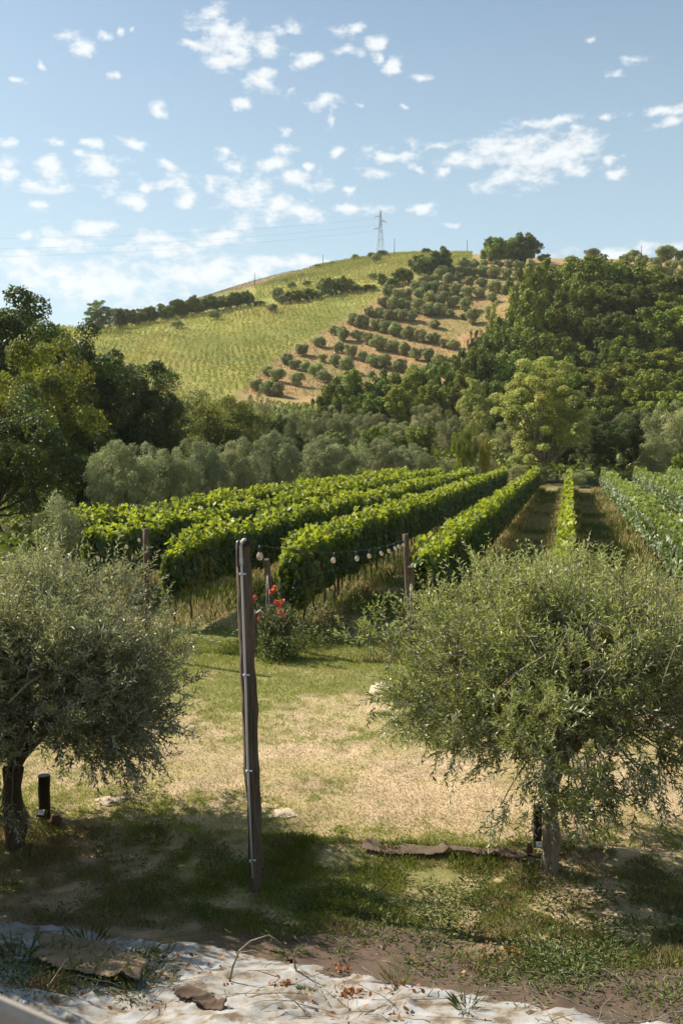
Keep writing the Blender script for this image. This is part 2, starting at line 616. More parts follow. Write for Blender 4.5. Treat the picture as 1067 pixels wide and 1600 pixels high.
M = {}
M['olive_near'] = leaf_mat('olive leaf', (.055, .070, .018), (.19, .225, .058), (.56, .60, .27), back=(.46, .48, .31), trans=.38, tcol=(.42, .46, .06), rough=.45, spec=.5, objvar=0)
M['olive_grey'] = leaf_mat('grey olive leaf', (.050, .060, .026), (.18, .20, .092), (.54, .56, .36), back=(.48, .49, .36), trans=.30, tcol=(.40, .42, .10), rough=.45, spec=.5, objvar=0)
M['olive_mid'] = leaf_mat('olive crown leaf', (.10, .12, .034), (.31, .34, .13), (.60, .62, .34), back=(.26, .275, .20), trans=.30, rough=.5, spec=.35, objvar=.15)
M['olive_far'] = leaf_mat('grove olive leaf', (.10, .12, .034), (.31, .34, .11), (.54, .56, .25), trans=.18, rough=.6, spec=.25, objvar=.22)
M['dark_leaf'] = leaf_mat('dark broad leaf', (.018, .030, .007), (.055, .082, .016), (.17, .21, .03), trans=.30, tcol=(.12, .19, .02), rough=.5, spec=.3, objvar=.2)
M['walnut_leaf'] = leaf_mat('walnut leaf', (.020, .034, .006), (.075, .10, .013), (.42, .43, .03), trans=.42, tcol=(.26, .29, .03), rough=.5, spec=.3, objvar=.12, patch=(.20, .17, .03), patch_scale=.35)
M['wood_leaf'] = leaf_mat('woodland leaf', (.045, .066, .009), (.19, .23, .028), (.48, .48, .06), trans=.28, tcol=(.14, .19, .025), rough=.6, spec=.2, objvar=.3, patch=(.17, .145, .03), patch_scale=.16)
M['green_leaf'] = leaf_mat('fresh green leaf', (.045, .07, .010), (.17, .225, .026), (.38, .42, .045), trans=.38, tcol=(.20, .28, .03), rough=.5, spec=.3, objvar=.2)
M['poplar_leaf'] = leaf_mat('poplar leaf', (.16, .185, .034), (.42, .45, .09), (.68, .66, .18), back=(.30, .31, .15), trans=.40, tcol=(.40, .42, .08), rough=.5, spec=.35, objvar=.12, patch=(.36, .29, .05), patch_scale=.3)
M['willow_leaf'] = leaf_mat('willow leaf', (.10, .115, .040), (.28, .30, .12), (.54, .55, .27), trans=.25, rough=.55, spec=.25, objvar=.2)
M['yellow_leaf'] = leaf_mat('yellowing leaf', (.14, .15, .02), (.30, .28, .03), (.42, .34, .05), trans=.45, tcol=(.5, .42, .04), objvar=.1)
M['vine_leaf'] = leaf_mat('vine leaf', (.014, .032, .008), (.052, .10, .012), (.41, .43, .04), back=(.15, .19, .09), trans=.45, tcol=(.38, .46, .02), rough=.48, spec=.35, objvar=0, patch=(.20, .19, .03), patch_scale=.8)
M['sheen_vine'] = leaf_mat('sheen vine leaf', (.030, .062, .012), (.095, .15, .034), (.36, .42, .12), back=(.20, .25, .085), trans=.38, tcol=(.30, .38, .06), rough=.5, spec=.5, objvar=0)  # paler vine leaf for the right rows, silvery sun sheen put into its colour
M['field_vine'] = leaf_mat('hillside vine leaf', (.14, .17, .018), (.30, .32, .040), (.46, .42, .06), trans=.30, rough=.6, spec=.2, objvar=0, patch=(.34, .26, .07), patch_scale=.03)
M['rose_leaf'] = leaf_mat('rose leaf', (.05, .07, .02), (.11, .14, .04), (.22, .20, .08), trans=.35, objvar=0)
M['weed'] = leaf_mat('weed leaf', (.045, .075, .015), (.10, .14, .03), (.21, .22, .06), trans=.35, objvar=0)
M['dead_leaf'] = leaf_mat('dry leaf', (.16, .055, .02), (.30, .11, .04), (.42, .22, .09), trans=.3, objvar=0)


def bark(name, c0, c1, scale=6, stretch=(1, 1, .25), bstr=.8):
    m = Mat(name)
    n = m.noise(scale, 6, .65, stretch=stretch)
    n2 = m.noise(scale * 5, 4, .6, stretch=stretch)
    col = m.ramp(m.math('ADD', m.math('MULTIPLY', n, .6), m.math('MULTIPLY', n2, .4)), [(.33, c0), (.68, c1)])
    return m.done(m.surf(col, .9, .15, bump=n2, bstr=bstr, bdist=.02).outputs[0])


M['bark'] = bark('olive bark', (.10, .078, .055), (.36, .31, .25), 9)
M['bark_dark'] = bark('dark bark', (.045, .035, .026), (.13, .105, .08), 5)
M['twig'] = bark('twig bark', (.15, .13, .09), (.32, .30, .23), 20)
M['post_wood'] = bark('weathered post wood', (.035, .027, .020), (.20, .155, .115), 11, (1, 1, .07), .7)
M['pale_wood'] = bark('pale weathered timber', (.30, .26, .22), (.56, .51, .45), 6, (.1, 1, 1), .5)
M['stake'] = bark('dark stake wood', (.016, .012, .010), (.06, .045, .035), 14, (1, 1, .08), .6)


def simple(name, col, rough=.6, spec=.4, metal=0, var=.15, scale=30):
    m = Mat(name)
    n = m.noise(scale, 4)
    c = m.mix(n, tuple(v * (1 - var) for v in col), tuple(min(1, v * (1 + var)) for v in col))
    return m.done(m.surf(c, rough, spec, bump=n, bstr=.15, bdist=.004, metal=metal).outputs[0])


M['pvc'] = simple('grey pvc conduit', (.50, .50, .49), .45, .4)
M['black'] = simple('black plastic', (.018, .018, .02), .4, .4)
M['cable'] = simple('cable rubber', (.02, .022, .02), .55, .3)
M['wire'] = simple('galvanised wire', (.32, .32, .31), .5, .5, .6)
M['steel'] = simple('pylon steel', (.30, .33, .36), .6, .4, .3)
M['white_label'] = simple('white label', (.74, .75, .77), .5, .3)
M['amber'] = simple('amber filament', (.75, .42, .12), .4, .5)
M['petal'] = leaf_mat('rose petal', (.62, .07, .06), (.78, .16, .12), (.85, .42, .36), trans=.3, objvar=0)
M['orange'] = leaf_mat('orange petal', (.7, .25, .02), (.8, .3, .02), (.85, .4, .05), trans=.3, objvar=0)
M['tan'] = simple('tan burlap', (.215, .160, .108), .95, .1, var=.35, scale=14)
M['brown_cloth'] = simple('brown landscape fabric', (.092, .066, .050), .9, .12, var=.5, scale=9)
M['hem_cloth'] = simple('lighter brown fabric', (.135, .10, .078), .95, .1, var=.5, scale=14)  # a lighter brown than the landscape fabric
M['stone'] = simple('pale stone', (.42, .345, .26), .95, .1, var=.28, scale=12)
M['brick'] = simple('terracotta', (.12, .068, .042), .9, .1, var=.3)


def glass():
    m = Mat('bulb glass')
    g = m.new('BsdfGlossy')
    g.inputs['Roughness'].default_value = .04
    t = m.new('BsdfTransparent')
    t.inputs[0].default_value = (1, .97, .92, 1)
    lw = m.new('LayerWeight')
    lw.inputs[0].default_value = .35
    d = m.new('BsdfDiffuse')
    d.inputs[0].default_value = (.8, .75, .66, 1)
    mx = m.new('MixShader')
    m.L.new(m.math('ADD', m.math('MULTIPLY', lw.outputs['Facing'], .5), .14), mx.inputs[0])
    m.L.new(t.outputs[0], mx.inputs[1])
    m.L.new(g.outputs[0], mx.inputs[2])
    m2 = m.new('MixShader')
    m2.inputs[0].default_value = .22
    m.L.new(mx.outputs[0], m2.inputs[1])
    m.L.new(d.outputs[0], m2.inputs[2])
    return m.done(m2.outputs[0])


M['glass'] = glass()


def cloth_mat():
    m = Mat('white geotextile')
    n = m.noise(7, 6, .6)
    n2 = m.noise(90, 3, .6)
    col = m.ramp(n, [(.36, (.13, .10, .07)), (.47, (.25, .225, .195)), (.55, (.28, .28, .28)), (.72, (.34, .345, .355))])
    return m.done(m.surf(col, .9, .15, bump=m.math('ADD', m.math('MULTIPLY', n, 1.0), m.math('MULTIPLY', n2, .25)), bstr=.35, bdist=.012).outputs[0])


M['cloth'] = cloth_mat()


def ground_mat():
    m = Mat('ground')
    base = m.attr('col', 'Color')
    n1 = m.noise(1.6, 6, .65)
    n2 = m.noise(13, 6, .75)
    n3 = m.noise(.12, 5, .6)
    f = m.math('ADD', m.math('MULTIPLY', n1, .9), m.math('ADD', m.math('MULTIPLY', n2, .6), m.math('MULTIPLY', n3, .5)))
    k = m.ramp(m.math('MULTIPLY', f, .50), [(.33, (.42, .40, .36)), (.5, (1, 1, 1)), (.66, (1.45, 1.42, 1.36))])
    col = m.mix(1.0, base, k, 'MULTIPLY')
    return m.done(m.surf(col, .95, .1, bump=n2, bstr=.9, bdist=.03).outputs[0])


M['ground'] = ground_mat()


def grass_mat():
    m = Mat('grass')
    col = m.attr('col', 'Color')
    p = m.surf(col, .6, .2)
    tr = m.new('BsdfTranslucent')
    m.L.new(col, tr.inputs[0])
    mx = m.new('MixShader')
    mx.inputs[0].default_value = .35
    m.L.new(p.outputs[0], mx.inputs[1])
    m.L.new(tr.outputs[0], mx.inputs[2])
    return m.done(mx.outputs[0])


M['grass'] = grass_mat()

# ------------------------------------------------------------------ ground colours
GREEN = np.array([.190, .180, .070])
STRAW = np.array([.37, .30, .165])
SOIL = np.array([.43, .33, .22])
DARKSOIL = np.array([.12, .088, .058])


def g_patch(x, y, cx, cy, rx, ry):
    return np.exp(-(((x - cx) / rx) ** 2 + ((y - cy) / ry) ** 2))


def greenness(x, y):
    """0 bare / straw .. 1 green grass"""
    x, y = np.asarray(x, float), np.asarray(y, float)
    g = .50 + (fbm(x, y * .7, 1.3, 3, 4) - .5) * .9 + (fbm(x, y * .7, .16, 13, 3) - .5) * 1.3
    lawn_far = sstep(15.0, 17.5, y) * .50 - .12 * sstep(14.5, 13.5, y)
    g = g + lawn_far
    g = g - .75 * g_patch(x, y, .2, 16.2, .9, .7)           # brown scar before the rows
    g = g - .30 * g_patch(x, y, -1.6, 13.1, 1.9, 1.0) - .38 * g_patch(x, y, 1.2, 13.0, 2.6, .7) - .35 * g_patch(x, y, .8, 11.6, 2.5, .6)
    g = g - .25 * g_patch(x, y, 3.5, 11.5, 2.5, 1.2)
    g = g + .35 * g_patch(x, y, -2.4, 11.4, 2.0, .55) + .2 * g_patch(x, y, -.4, 11.9, 1.0, .5)
    g = g + .45 * g_patch(x, y, -.3, 9.5, 2.6, 1.0) + .35 * g_patch(x, y, 1.2, 10.1, .6, .35)
    g = g - .35 * g_patch(x, y, 2.1, 9.5, .9, .5)
    return np.clip(g, 0, 1)


def ground_col(x, y):
    r = np.hypot(x, y)
    px = CX + F * np.where(y > 1, x / np.maximum(y, 1), 0)
    g = sstep(.15, .95, greenness(x, y))[:, None]
    s = fbm(x, y, .8, 77, 3)[:, None]
    dry = STRAW * (1 - sstep(.42, .62, s)) + SOIL * sstep(.42, .62, s)
    c = dry * (1 - g) + GREEN * 1.15 * g
    # inter-row lanes
    u, sd = to_row(x, y)
    lane = (sstep(18, 22, sd) * (1 - sstep(98, 106, sd)) * (u > -20))[:, None]
    q = fbm(x, y, 2.2, 41, 4)[:, None]
    lc = np.array([.34, .28, .14]) * (1 - sstep(.42, .6, q)) + np.array([.15, .165, .045]) * sstep(.42, .6, q)
    c = c * (1 - lane) + lc * lane
    # foreground bank
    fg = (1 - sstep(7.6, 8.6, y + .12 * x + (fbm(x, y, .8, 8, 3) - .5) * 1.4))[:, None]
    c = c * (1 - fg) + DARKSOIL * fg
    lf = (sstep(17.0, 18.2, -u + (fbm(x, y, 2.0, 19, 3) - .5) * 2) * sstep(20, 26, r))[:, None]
    c = c * (1 - lf) + np.array([.07, .065, .03]) * lf  # ground left of the rows darkened in colour for the shade beneath the olives
    # beyond the rows: dark scrubby ground, then fields
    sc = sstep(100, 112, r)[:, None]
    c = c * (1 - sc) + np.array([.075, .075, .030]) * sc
    q = fbm(x, y, 14, 21, 4)[:, None]
    # hillside vineyard
    el = np.degrees(np.arctan2(zfar(x, y) - CAMH, r))
    py = 700 - F * np.tan(np.radians(el))
    edge = np.interp(py, [410, 425, 437, 448, 457, 472, 487, 499, 516, 534, 547, 562, 585, 605, 640], [740, 690, 658, 638, 600, 590, 568, 540, 515, 488, 463, 438, 410, 393, 330])
    field = (sstep(205, 225, r) * (1 - sstep(0, 8, px - edge + 6)))[:, None]
    fc = np.array([.33, .31, .085]) * (1 - sstep(.4, .65, q)) + np.array([.23, .245, .065]) * sstep(.4, .65, q)
    c = c * (1 - field) + fc * field
    # grove: dry orange grass
    grove = (sstep(218, 232, r) * sstep(0, 6, px - edge + 6) * (r < 900))[:, None]
    gc = np.array([.35, .225, .110]) * (1 - sstep(.38, .62, q)) + np.array([.27, .215, .085]) * sstep(.38, .62, q)
    c = c * (1 - grove) + gc * grove
    # top: bare dry shoulder on the left ridge
    rid = (sstep(440, 470, r) * (1 - sstep(560, 600, px)))[:, None]
    rc = np.array([.25, .19, .10]) * (1 - sstep(.4, .6, q)) + np.array([.13, .135, .05]) * sstep(.4, .6, q)
    c = c * (1 - rid) + rc * rid
    # wooded slope on the right
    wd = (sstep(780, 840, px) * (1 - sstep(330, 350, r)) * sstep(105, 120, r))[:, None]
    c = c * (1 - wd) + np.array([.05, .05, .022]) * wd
    return c


def build_ground():
    az = np.radians(np.concatenate([np.arange(-180, -40, 4.0), np.arange(-40, -24, 1.0), np.arange(-24, 24, .18), np.arange(24, 40, 1.0), np.arange(40, 180, 4.0)]))
    r = [0.0]
    v = .6
    while v < 1650:
        r.append(v)
        v *= 1.0085 if 6 < v < 30 else (1.014 if v < 560 else 1.04)
    r = np.array(r[1:])
    A, R = np.meshgrid(az, r)
    X, Y = (np.sin(A) * R).ravel(), (np.cos(A) * R).ravel()
    Z = zf(X, Y)
    na, nr = len(az), len(r)
    V = np.stack([X, Y, Z], -1)
    V = np.concatenate([V, [[0, 0, z1(0, 0)]]])
    i, j = np.arange(nr - 1)[:, None], np.arange(na)[None, :]
    q = np.stack([i * na + j, (i + 1) * na + j, (i + 1) * na + (j + 1) % na, i * na + (j + 1) % na], -1).reshape(-1, 4)[:, ::-1]
    mb = MB()
    mb.add(V, q, smooth=True)
    c = nr * na
    mb.F.append((np.array([[j, c, (j + 1) % na] for j in range(na)]), np.full(na, .5), 0, True))
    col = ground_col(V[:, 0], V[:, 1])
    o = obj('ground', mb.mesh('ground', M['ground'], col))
    tag(o, 'dry lawn, vineyard lanes and hillside terrain', None, None, 'structure')


build_ground()


def grass(name, x, y, h, w, cols, label, seed, lean=.5):
    rng = np.random.default_rng(seed)
    n = len(x)
    z = zf(x, y) - .005
    P = np.stack([x, y, z], -1)
    a = rng.random(n) * 2 * np.pi
    A = np.stack([np.cos(a) * lean * rng.random(n), np.sin(a) * lean * rng.random(n), np.ones(n)], -1)
    b = rng.random(n) * 2 * np.pi
    Nn = np.stack([np.cos(b), np.sin(b), 0 * b + .2], -1)
    mb = MB()
    leaves(mb, P, A, Nn, h, w, 'blade')
    vc = np.repeat(cols, 5, axis=0)
    o = obj(name, mb.mesh(name, M['grass'], vc))
    tag(o, label, 'grass', None, 'stuff')


def build_grass():
    rng = np.random.default_rng(11)
    gC = [np.array([.19, .24, .03]), np.array([.38, .42, .09]), np.array([.34, .27, .12]), np.array([.55, .46, .26])]

    def colour(x, y, bias=0.0):
        g = sstep(.15, .85, greenness(x, y) + bias + (rng.random(len(x)) - .5) * .75)
        k = rng.random(len(x))[:, None]
        gr = gC[0] * (1 - k) + gC[1] * k
        st = gC[2] * (1 - k) + gC[3] * k
        pick = (rng.random(len(x)) < g)[:, None]
        return np.where(pick, gr, st), pick[:, 0]
    # lawn
    n = 480000
    y = 10.2 + (21.5 - 10.2) * rng.random(n) ** 1.15
    x = (rng.random(n) - .5) * 2 * (y * .43 + .5)
    g = greenness(x, y)
    keep = rng.random(n) < (.55 + .45 * sstep(.2, .75, g))
    x, y = x[keep], y[keep]
    c, pick = colour(x, y)
    hh = np.where(pick, .014 + .040 * rng.random(len(x)) ** 1.6, .010 + .026 * rng.random(len(x)))
    hh = hh * (1 + .6 * sstep(18, 20, y))
    grass('lawn_grass', x, y, hh, .006 + .006 * rng.random(len(x)), c, 'short patchy green and straw grass on the lawn', 1, 1.5)
    # shaded near grass
    n = 290000
    y = 7.0 + 3.8 * rng.random(n)
    x = (rng.random(n) - .5) * 2 * (y * .43 + .5)
    yc = 10.2 - .12 * x
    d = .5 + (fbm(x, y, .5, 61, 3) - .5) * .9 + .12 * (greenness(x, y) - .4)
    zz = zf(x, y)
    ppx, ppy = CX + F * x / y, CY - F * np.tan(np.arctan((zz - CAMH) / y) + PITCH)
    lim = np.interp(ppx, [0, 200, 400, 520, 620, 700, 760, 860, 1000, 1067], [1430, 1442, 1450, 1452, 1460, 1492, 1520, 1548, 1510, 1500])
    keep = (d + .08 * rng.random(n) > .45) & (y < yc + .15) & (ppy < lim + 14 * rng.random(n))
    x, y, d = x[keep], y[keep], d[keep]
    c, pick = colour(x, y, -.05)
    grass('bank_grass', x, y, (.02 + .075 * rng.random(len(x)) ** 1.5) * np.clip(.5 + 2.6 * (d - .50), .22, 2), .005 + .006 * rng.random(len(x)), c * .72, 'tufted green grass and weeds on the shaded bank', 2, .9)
    # lanes between the vines
    n = 260000
    sd = 19 + 80 * rng.random(n) ** 1.9
    u = -17 + 32 * rng.random(n)
    x, y = row_xy(u, sd)
    keep = (np.abs(x) < .40 * y)
    x, y, sd, u = x[keep], y[keep], sd[keep], u[keep]
    fr = np.abs((u + .15) / 3.0 - np.round((u + .15) / 3.0)) * 3.0
    k = rng.random(len(x))[:, None]
    gm = (fbm(x, y, 2.2, 41, 4) + .35 * rng.random(len(x)) - .17 + .14 * sstep(25, 21, sd) > .50)[:, None]
    c = np.where(gm, np.array([.13, .17, .04]) * (1 - k) + np.array([.22, .25, .06]) * k, np.array([.42, .35, .17]) * (1 - k) + np.array([.58, .49, .27]) * k)
    sc = (sd / 22.0) ** .75
    h = (.06 + .12 * rng.random(len(x))) * (.4 + .6 * sstep(20.5, 25, sd)) * (1 + 1.3 * (fr < .8)) * (.8 + .25 * sc)
    grass('lane_grass', x, y, h, (.008 + .008 * rng.random(len(x))) * sc, c, 'dry and green grass growing between the vine rows', 3, .8)
    # hill: dry tussocks in the grove
    n = 34000
    px = np.concatenate([380 + 480 * rng.random(26000), 310 + 300 * rng.random(8000)])
    r = np.concatenate([245 + 190 * rng.random(26000), 440 + 110 * rng.random(8000)])
    az = np.interp(px, PXS, AZS)
    x, y = np.sin(az) * r, np.cos(az) * r
    c0 = ground_col(x, y)
    keep = (c0[:, 0] > .24) | (r > 439)
    x, y, c0 = x[keep], y[keep], c0[keep]
    c = c0 * (.8 + .6 * rng.random(len(x)))[:, None]
    grass('hill_grass', x, y, .25 + .35 * rng.random(len(x)), .18 + .2 * rng.random(len(x)), c, 'dry orange grass under the hillside olive grove', 4, .9)


build_grass()

# ------------------------------------------------------------------ trees
def limb_path(p0, p1, rng, n=7, wob=.08, up=.25):
    p0, p1 = np.asarray(p0, float), np.asarray(p1, float)
    t = np.linspace(0, 1, n)[:, None]
    L = np.linalg.norm(p1 - p0)
    mid = (p0 + p1) / 2 + np.array([0, 0, -up * L * .5]) + rng.normal(0, wob * L, 3)
    P = (1 - t) ** 2 * p0 + 2 * t * (1 - t) * mid + t * t * p1
    P[1:-1] += rng.normal(0, wob * L * .18, (n - 2, 3))
    return P


def crown_tree(seed, H, R, trunk_h, nclump, per, leaf, shape='clump', aspect=.75, cr=(.22, .38), r_trunk=.18,
               squash=.8, limbs=10, zlow=None, taper=0.0, hollow=.55, up=.45, trunk_mb=None, outer=.80):
    """trunk with limbs reaching into leaf clumps; leaves lie on and in many overlapping clumps of uneven size"""
    rng = np.random.default_rng(seed)
    T, C = (trunk_mb or MB()), MB()
    zl = trunk_h if zlow is None else zlow
    zc, hz = (zl + H) / 2, (H - zl) / 2
    d = norm(rng.normal(size=(nclump, 3)))
    rad = outer * rng.random((nclump, 1)) ** .42
    c = d * rad * np.array([R, R, hz])
    fz = (c[:, 2:3] / hz + 1) / 2
    c[:, :2] *= (1 - taper * fz)
    c *= (1 + .14 * rng.normal(size=(nclump, 1)))
    c[:, 2] += zc
    rr = R * rng.uniform(cr[0], cr[1], nclump) * (1 - .3 * taper * fz[:, 0])
    tocap = c[:, 2] + rr * squash
    c[:, 2] -= np.maximum(0, tocap - H)
    n = nclump * per
    k = np.repeat(np.arange(nclump), per)
    dd = norm(rng.normal(size=(n, 3)) + np.array([-.12, -.05, up]))
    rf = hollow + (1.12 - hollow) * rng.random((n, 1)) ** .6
    off = dd * rf * rr[k][:, None] * np.array([1, 1, squash])
    P = c[k] + off
    Nn = norm(dd + .75 * rng.normal(size=(n, 3)) + np.array([0, 0, .35]))
    A = norm(np.cross(Nn, rng.normal(size=(n, 3))) + np.array([0, 0, -.25]))
    ct = rng.random(nclump)
    tint = np.clip(.08 + .50 * ct[k] + .32 * rng.random(n) + .20 * (rf[:, 0] - .8), 0, 1)  # natural clump variation, widened so lighter clumps stand in for sun highlights
    ls = leaf * rng.uniform(.65, 1.3, n)
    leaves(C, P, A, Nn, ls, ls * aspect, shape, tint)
    # trunk and limbs
    fork = trunk_h * .85
    lean = rng.normal(0, .05 * H, 2)
    top = np.array([lean[0], lean[1], fork])
    tp = limb_path((0, 0, -.3), top, rng, 6, .03, 0)
    tube(T, tp, np.interp(np.linspace(0, 1, 6), [0, .15, 1], [r_trunk * 1.5, r_trunk * 1.1, r_trunk * .8]), 8)
    order = np.argsort(-rr)[:limbs]
    for q in order:
        pth = limb_path(top, c[q], rng, 6, .07, .2)
        tube(T, pth, np.linspace(r_trunk * .55, r_trunk * .10, 6), 5)
    return T, C


LIB = {}


def lib(sp):
    """mesh variants of a species, at unit real size"""
    if sp in LIB:
        return LIB[sp]
    S = dict(
        grove=dict(n=5, kw=dict(H=4.2, R=2.15, trunk_h=.9, nclump=34, per=190, leaf=.24, cr=(.26, .42), r_trunk=.17, squash=1.0, limbs=5, zlow=.25, up=.2), leaf='olive_far', bark='bark'),
        hilltree=dict(n=4, kw=dict(H=9.5, R=5.2, trunk_h=1.4, nclump=80, per=150, leaf=.42, cr=(.13, .24), squash=1.0, r_trunk=.3, limbs=6, zlow=.4, outer=.86), leaf='wood_leaf', bark='bark_dark'),
        wood=dict(n=5, kw=dict(H=11, R=5.0, trunk_h=2.5, nclump=110, per=150, leaf=.33, cr=(.10, .22), r_trunk=.22, limbs=8, zlow=.3, outer=1.0, squash=1.15, up=.3, hollow=.4), leaf='wood_leaf', bark='bark_dark'),
        green=dict(n=3, kw=dict(H=8, R=4.0, trunk_h=1.6, nclump=60, per=220, leaf=.26, cr=(.14, .27), r_trunk=.16, limbs=8, zlow=.4, outer=.9), leaf='green_leaf', bark='bark_dark'),
        willow=dict(n=4, kw=dict(H=7, R=4.0, trunk_h=1.3, nclump=80, per=260, leaf=.20, aspect=.38, shape='oval', cr=(.13, .24), r_trunk=.16, limbs=10, zlow=.4, up=.9, outer=.9), leaf='willow_leaf', bark='bark'),
        olive=dict(n=5, kw=dict(H=5, R=3.0, trunk_h=1.4, nclump=110, per=260, leaf=.15, aspect=.30, shape='oval', cr=(.11, .21), r_trunk=.2, limbs=12, zlow=.9, up=.8, outer=.9), leaf='olive_mid', bark='bark'),
        poplar=dict(n=2, kw=dict(H=14, R=5.0, trunk_h=2.4, nclump=170, per=380, leaf=.17, aspect=.7, shape='oval', cr=(.09, .19), r_trunk=.24, limbs=46, zlow=.7, up=.9, outer=.95, hollow=.35, taper=.25), leaf='poplar_leaf', bark='bark'),
        walnut=dict(n=3, kw=dict(H=9.5, R=5.0, trunk_h=2.0, nclump=90, per=330, leaf=.20, aspect=.5, shape='oval', cr=(.11, .22), r_trunk=.22, limbs=18, zlow=.8, up=.5, outer=.9), leaf='walnut_leaf', bark='bark_dark'),
        dark=dict(n=3, kw=dict(H=11, R=5.0, trunk_h=2.0, nclump=110, per=420, leaf=.20, aspect=.55, shape='oval', cr=(.12, .22), r_trunk=.3, limbs=10, zlow=.3, outer=.9), leaf='dark_leaf', bark='bark_dark'),
        shrub=dict(n=3, kw=dict(H=2.6, R=1.8, trunk_h=.3, nclump=45, per=170, leaf=.12, aspect=.35, shape='oval', cr=(.16, .30), r_trunk=.05, limbs=8, zlow=.1, up=.8), leaf='willow_leaf', bark='bark'),
    )[sp]
    out = []
    for i in range(S['n']):
        T, C = crown_tree(100 + sum(map(ord, sp)) + i, **S['kw'])
        out.append((T.mesh(sp + '_trunk', M[S['bark']]), C.mesh(sp + '_crown', M[S['leaf']]), S['kw']['H'], S['kw']['R']))
    LIB[sp] = out
    return out


COUNT = {}


def plant(sp, name, label, cat, px, r, top, width=None, group=None, var=None, parts=True, leafmat=None):
    """a tree standing r metres away in direction px, its top reaching the view height `top`"""
    L = lib(sp)
    COUNT[sp] = COUNT.get(sp, -1) + 1
    T, C, H, R = L[(COUNT[sp] if var is None else var) % len(L)]
    x, y, z = at_r(px, r)
    h = z_at(px, top, r) - z
    sz = h / H
    sx = sz if width is None else (width / F * r) / (2.0 * R)
    th = thing(name, label, cat, (x, y, z), group, (COUNT[sp] * 2.399) % 6.283, (sx, sx, sz))
    obj('trunk', T, th)
    c = obj('crown', C, th)
    if leafmat:
        c.material_slots[0].link = 'OBJECT'
        c.material_slots[0].material = M[leafmat]
    return th


# --- the great dark trees on the left
plant('dark', 'broadleaf_tree', 'tallest dark leafy tree at the left edge, its top against the sky', 'tree', 15, 80, 452, 300, var=0)
plant('dark', 'broadleaf_tree', 'dark bushy tree just right of the tallest left-edge tree, behind the yellow-green one', 'tree', 110, 82, 486, 190, var=1)
plant('dark', 'broadleaf_tree', 'dark round-shouldered tree in front of the lower left of the hillside vineyard', 'tree', 188, 90, 540, 200, var=2)
plant('dark', 'broadleaf_tree', 'low dark tree forming the right end of the dark mass, sloping to the yellow-green trees', 'tree', 240, 88, 578, 120, var=1)
plant('walnut', 'walnut_tree', 'sunlit yellow-green drooping tree in front of the dark trees on the left', 'tree', 62, 60, 520, 225, var=0)
plant('walnut', 'walnut_tree', 'shaded leafy tree filling the left edge above the small pale olive', 'tree', 5, 48, 600, 240, var=1, leafmat='dark_leaf')
plant('dark', 'broadleaf_tree', 'low dark bush under the yellow-green tree beside the left olives', 'tree', 120, 62, 650, 150, var=0)
# --- yellow-green trees behind the olives
plant('walnut', 'walnut_tree', 'spreading yellow-green tree behind the left olives, the larger of the pair', 'tree', 335, 96, 606, 165, var=2)
plant('walnut', 'walnut_tree', 'smaller yellow-green tree at the left foot of the spreading one', 'tree', 245, 88, 652, 90, var=1)
plant('willow', 'olive_tree', 'tall grey-green tree right of the spreading yellow-green tree', 'tree', 392, 108, 608, 62)
plant('dark', 'broadleaf_tree', 'dark narrow bush between the grey-green tree and the pale willows', 'tree', 428, 112, 640, 50, var=2)
# --- olives behind the vine rows
OLV = [(190, 44, 688, 130), (262, 49, 686, 100), (318, 56, 690, 90), (372, 62, 682, 95), (430, 70, 672, 85), (505, 82, 680, 90), (545, 94, 690, 60), (598, 104, 685, 78), (640, 112, 692, 60)]
OLT = ['broad silver olive at the left end of the line behind the vines', 'dense shaded olive second from the left in the line behind the vines',
       'round silver olive third from the left in the line behind the vines', 'silver olive left of the one whose trunk shows above the vines',
       'olive with its forked trunk showing above the vine rows', 'olive right of the one with the visible forked trunk',
       'small dark olive in the gap left of the low flat grey olive', 'low flat-topped grey olive at the far end of the vine rows', 'small grey olive behind the low flat-topped one']
for (px, r, top, w), t in zip(OLV, OLT):
    plant('olive', 'olive_tree', t, 'olive tree', px, r, top, w, 'olive trees in line behind the vines')
plant('shrub', 'young_olive', 'small pale young olive below the dark trees at the left edge', 'olive tree', 92, 31, 768, 95, leafmat='olive_mid')
# --- shrubs closing the ends of the vine rows
SHR = [(662, 706, 44), (700, 712, 46), (738, 708, 52), (768, 716, 40), (808, 722, 44), (845, 728, 50), (905, 733, 56), (950, 735, 48), (1000, 736, 60), (1045, 738, 50)]
SHT = ['pale shrub left of all at the far ends of the vine rows', 'grey shrub behind the end of the fourth vine row', 'grey shrub below the small yellow tree at the row ends',
       'low grey shrub just right of the small yellow tree', 'grey-green shrub closing the lane left of the narrow centre row', 'pale shrub left of where the narrow centre row ends',
       'grey shrub right of where the narrow centre row ends', 'olive-green shrub closing the wide right lane', 'grey shrub behind the start of the right rows', 'grey shrub behind the rows at the right edge']
for i, ((px, top, w), t) in enumerate(zip(SHR, SHT)):
    plant('shrub', 'row_end_shrub', t, 'shrub', px, 106 + (i % 3) * 2.5, top, w, 'shrubs at the far ends of the vine rows')
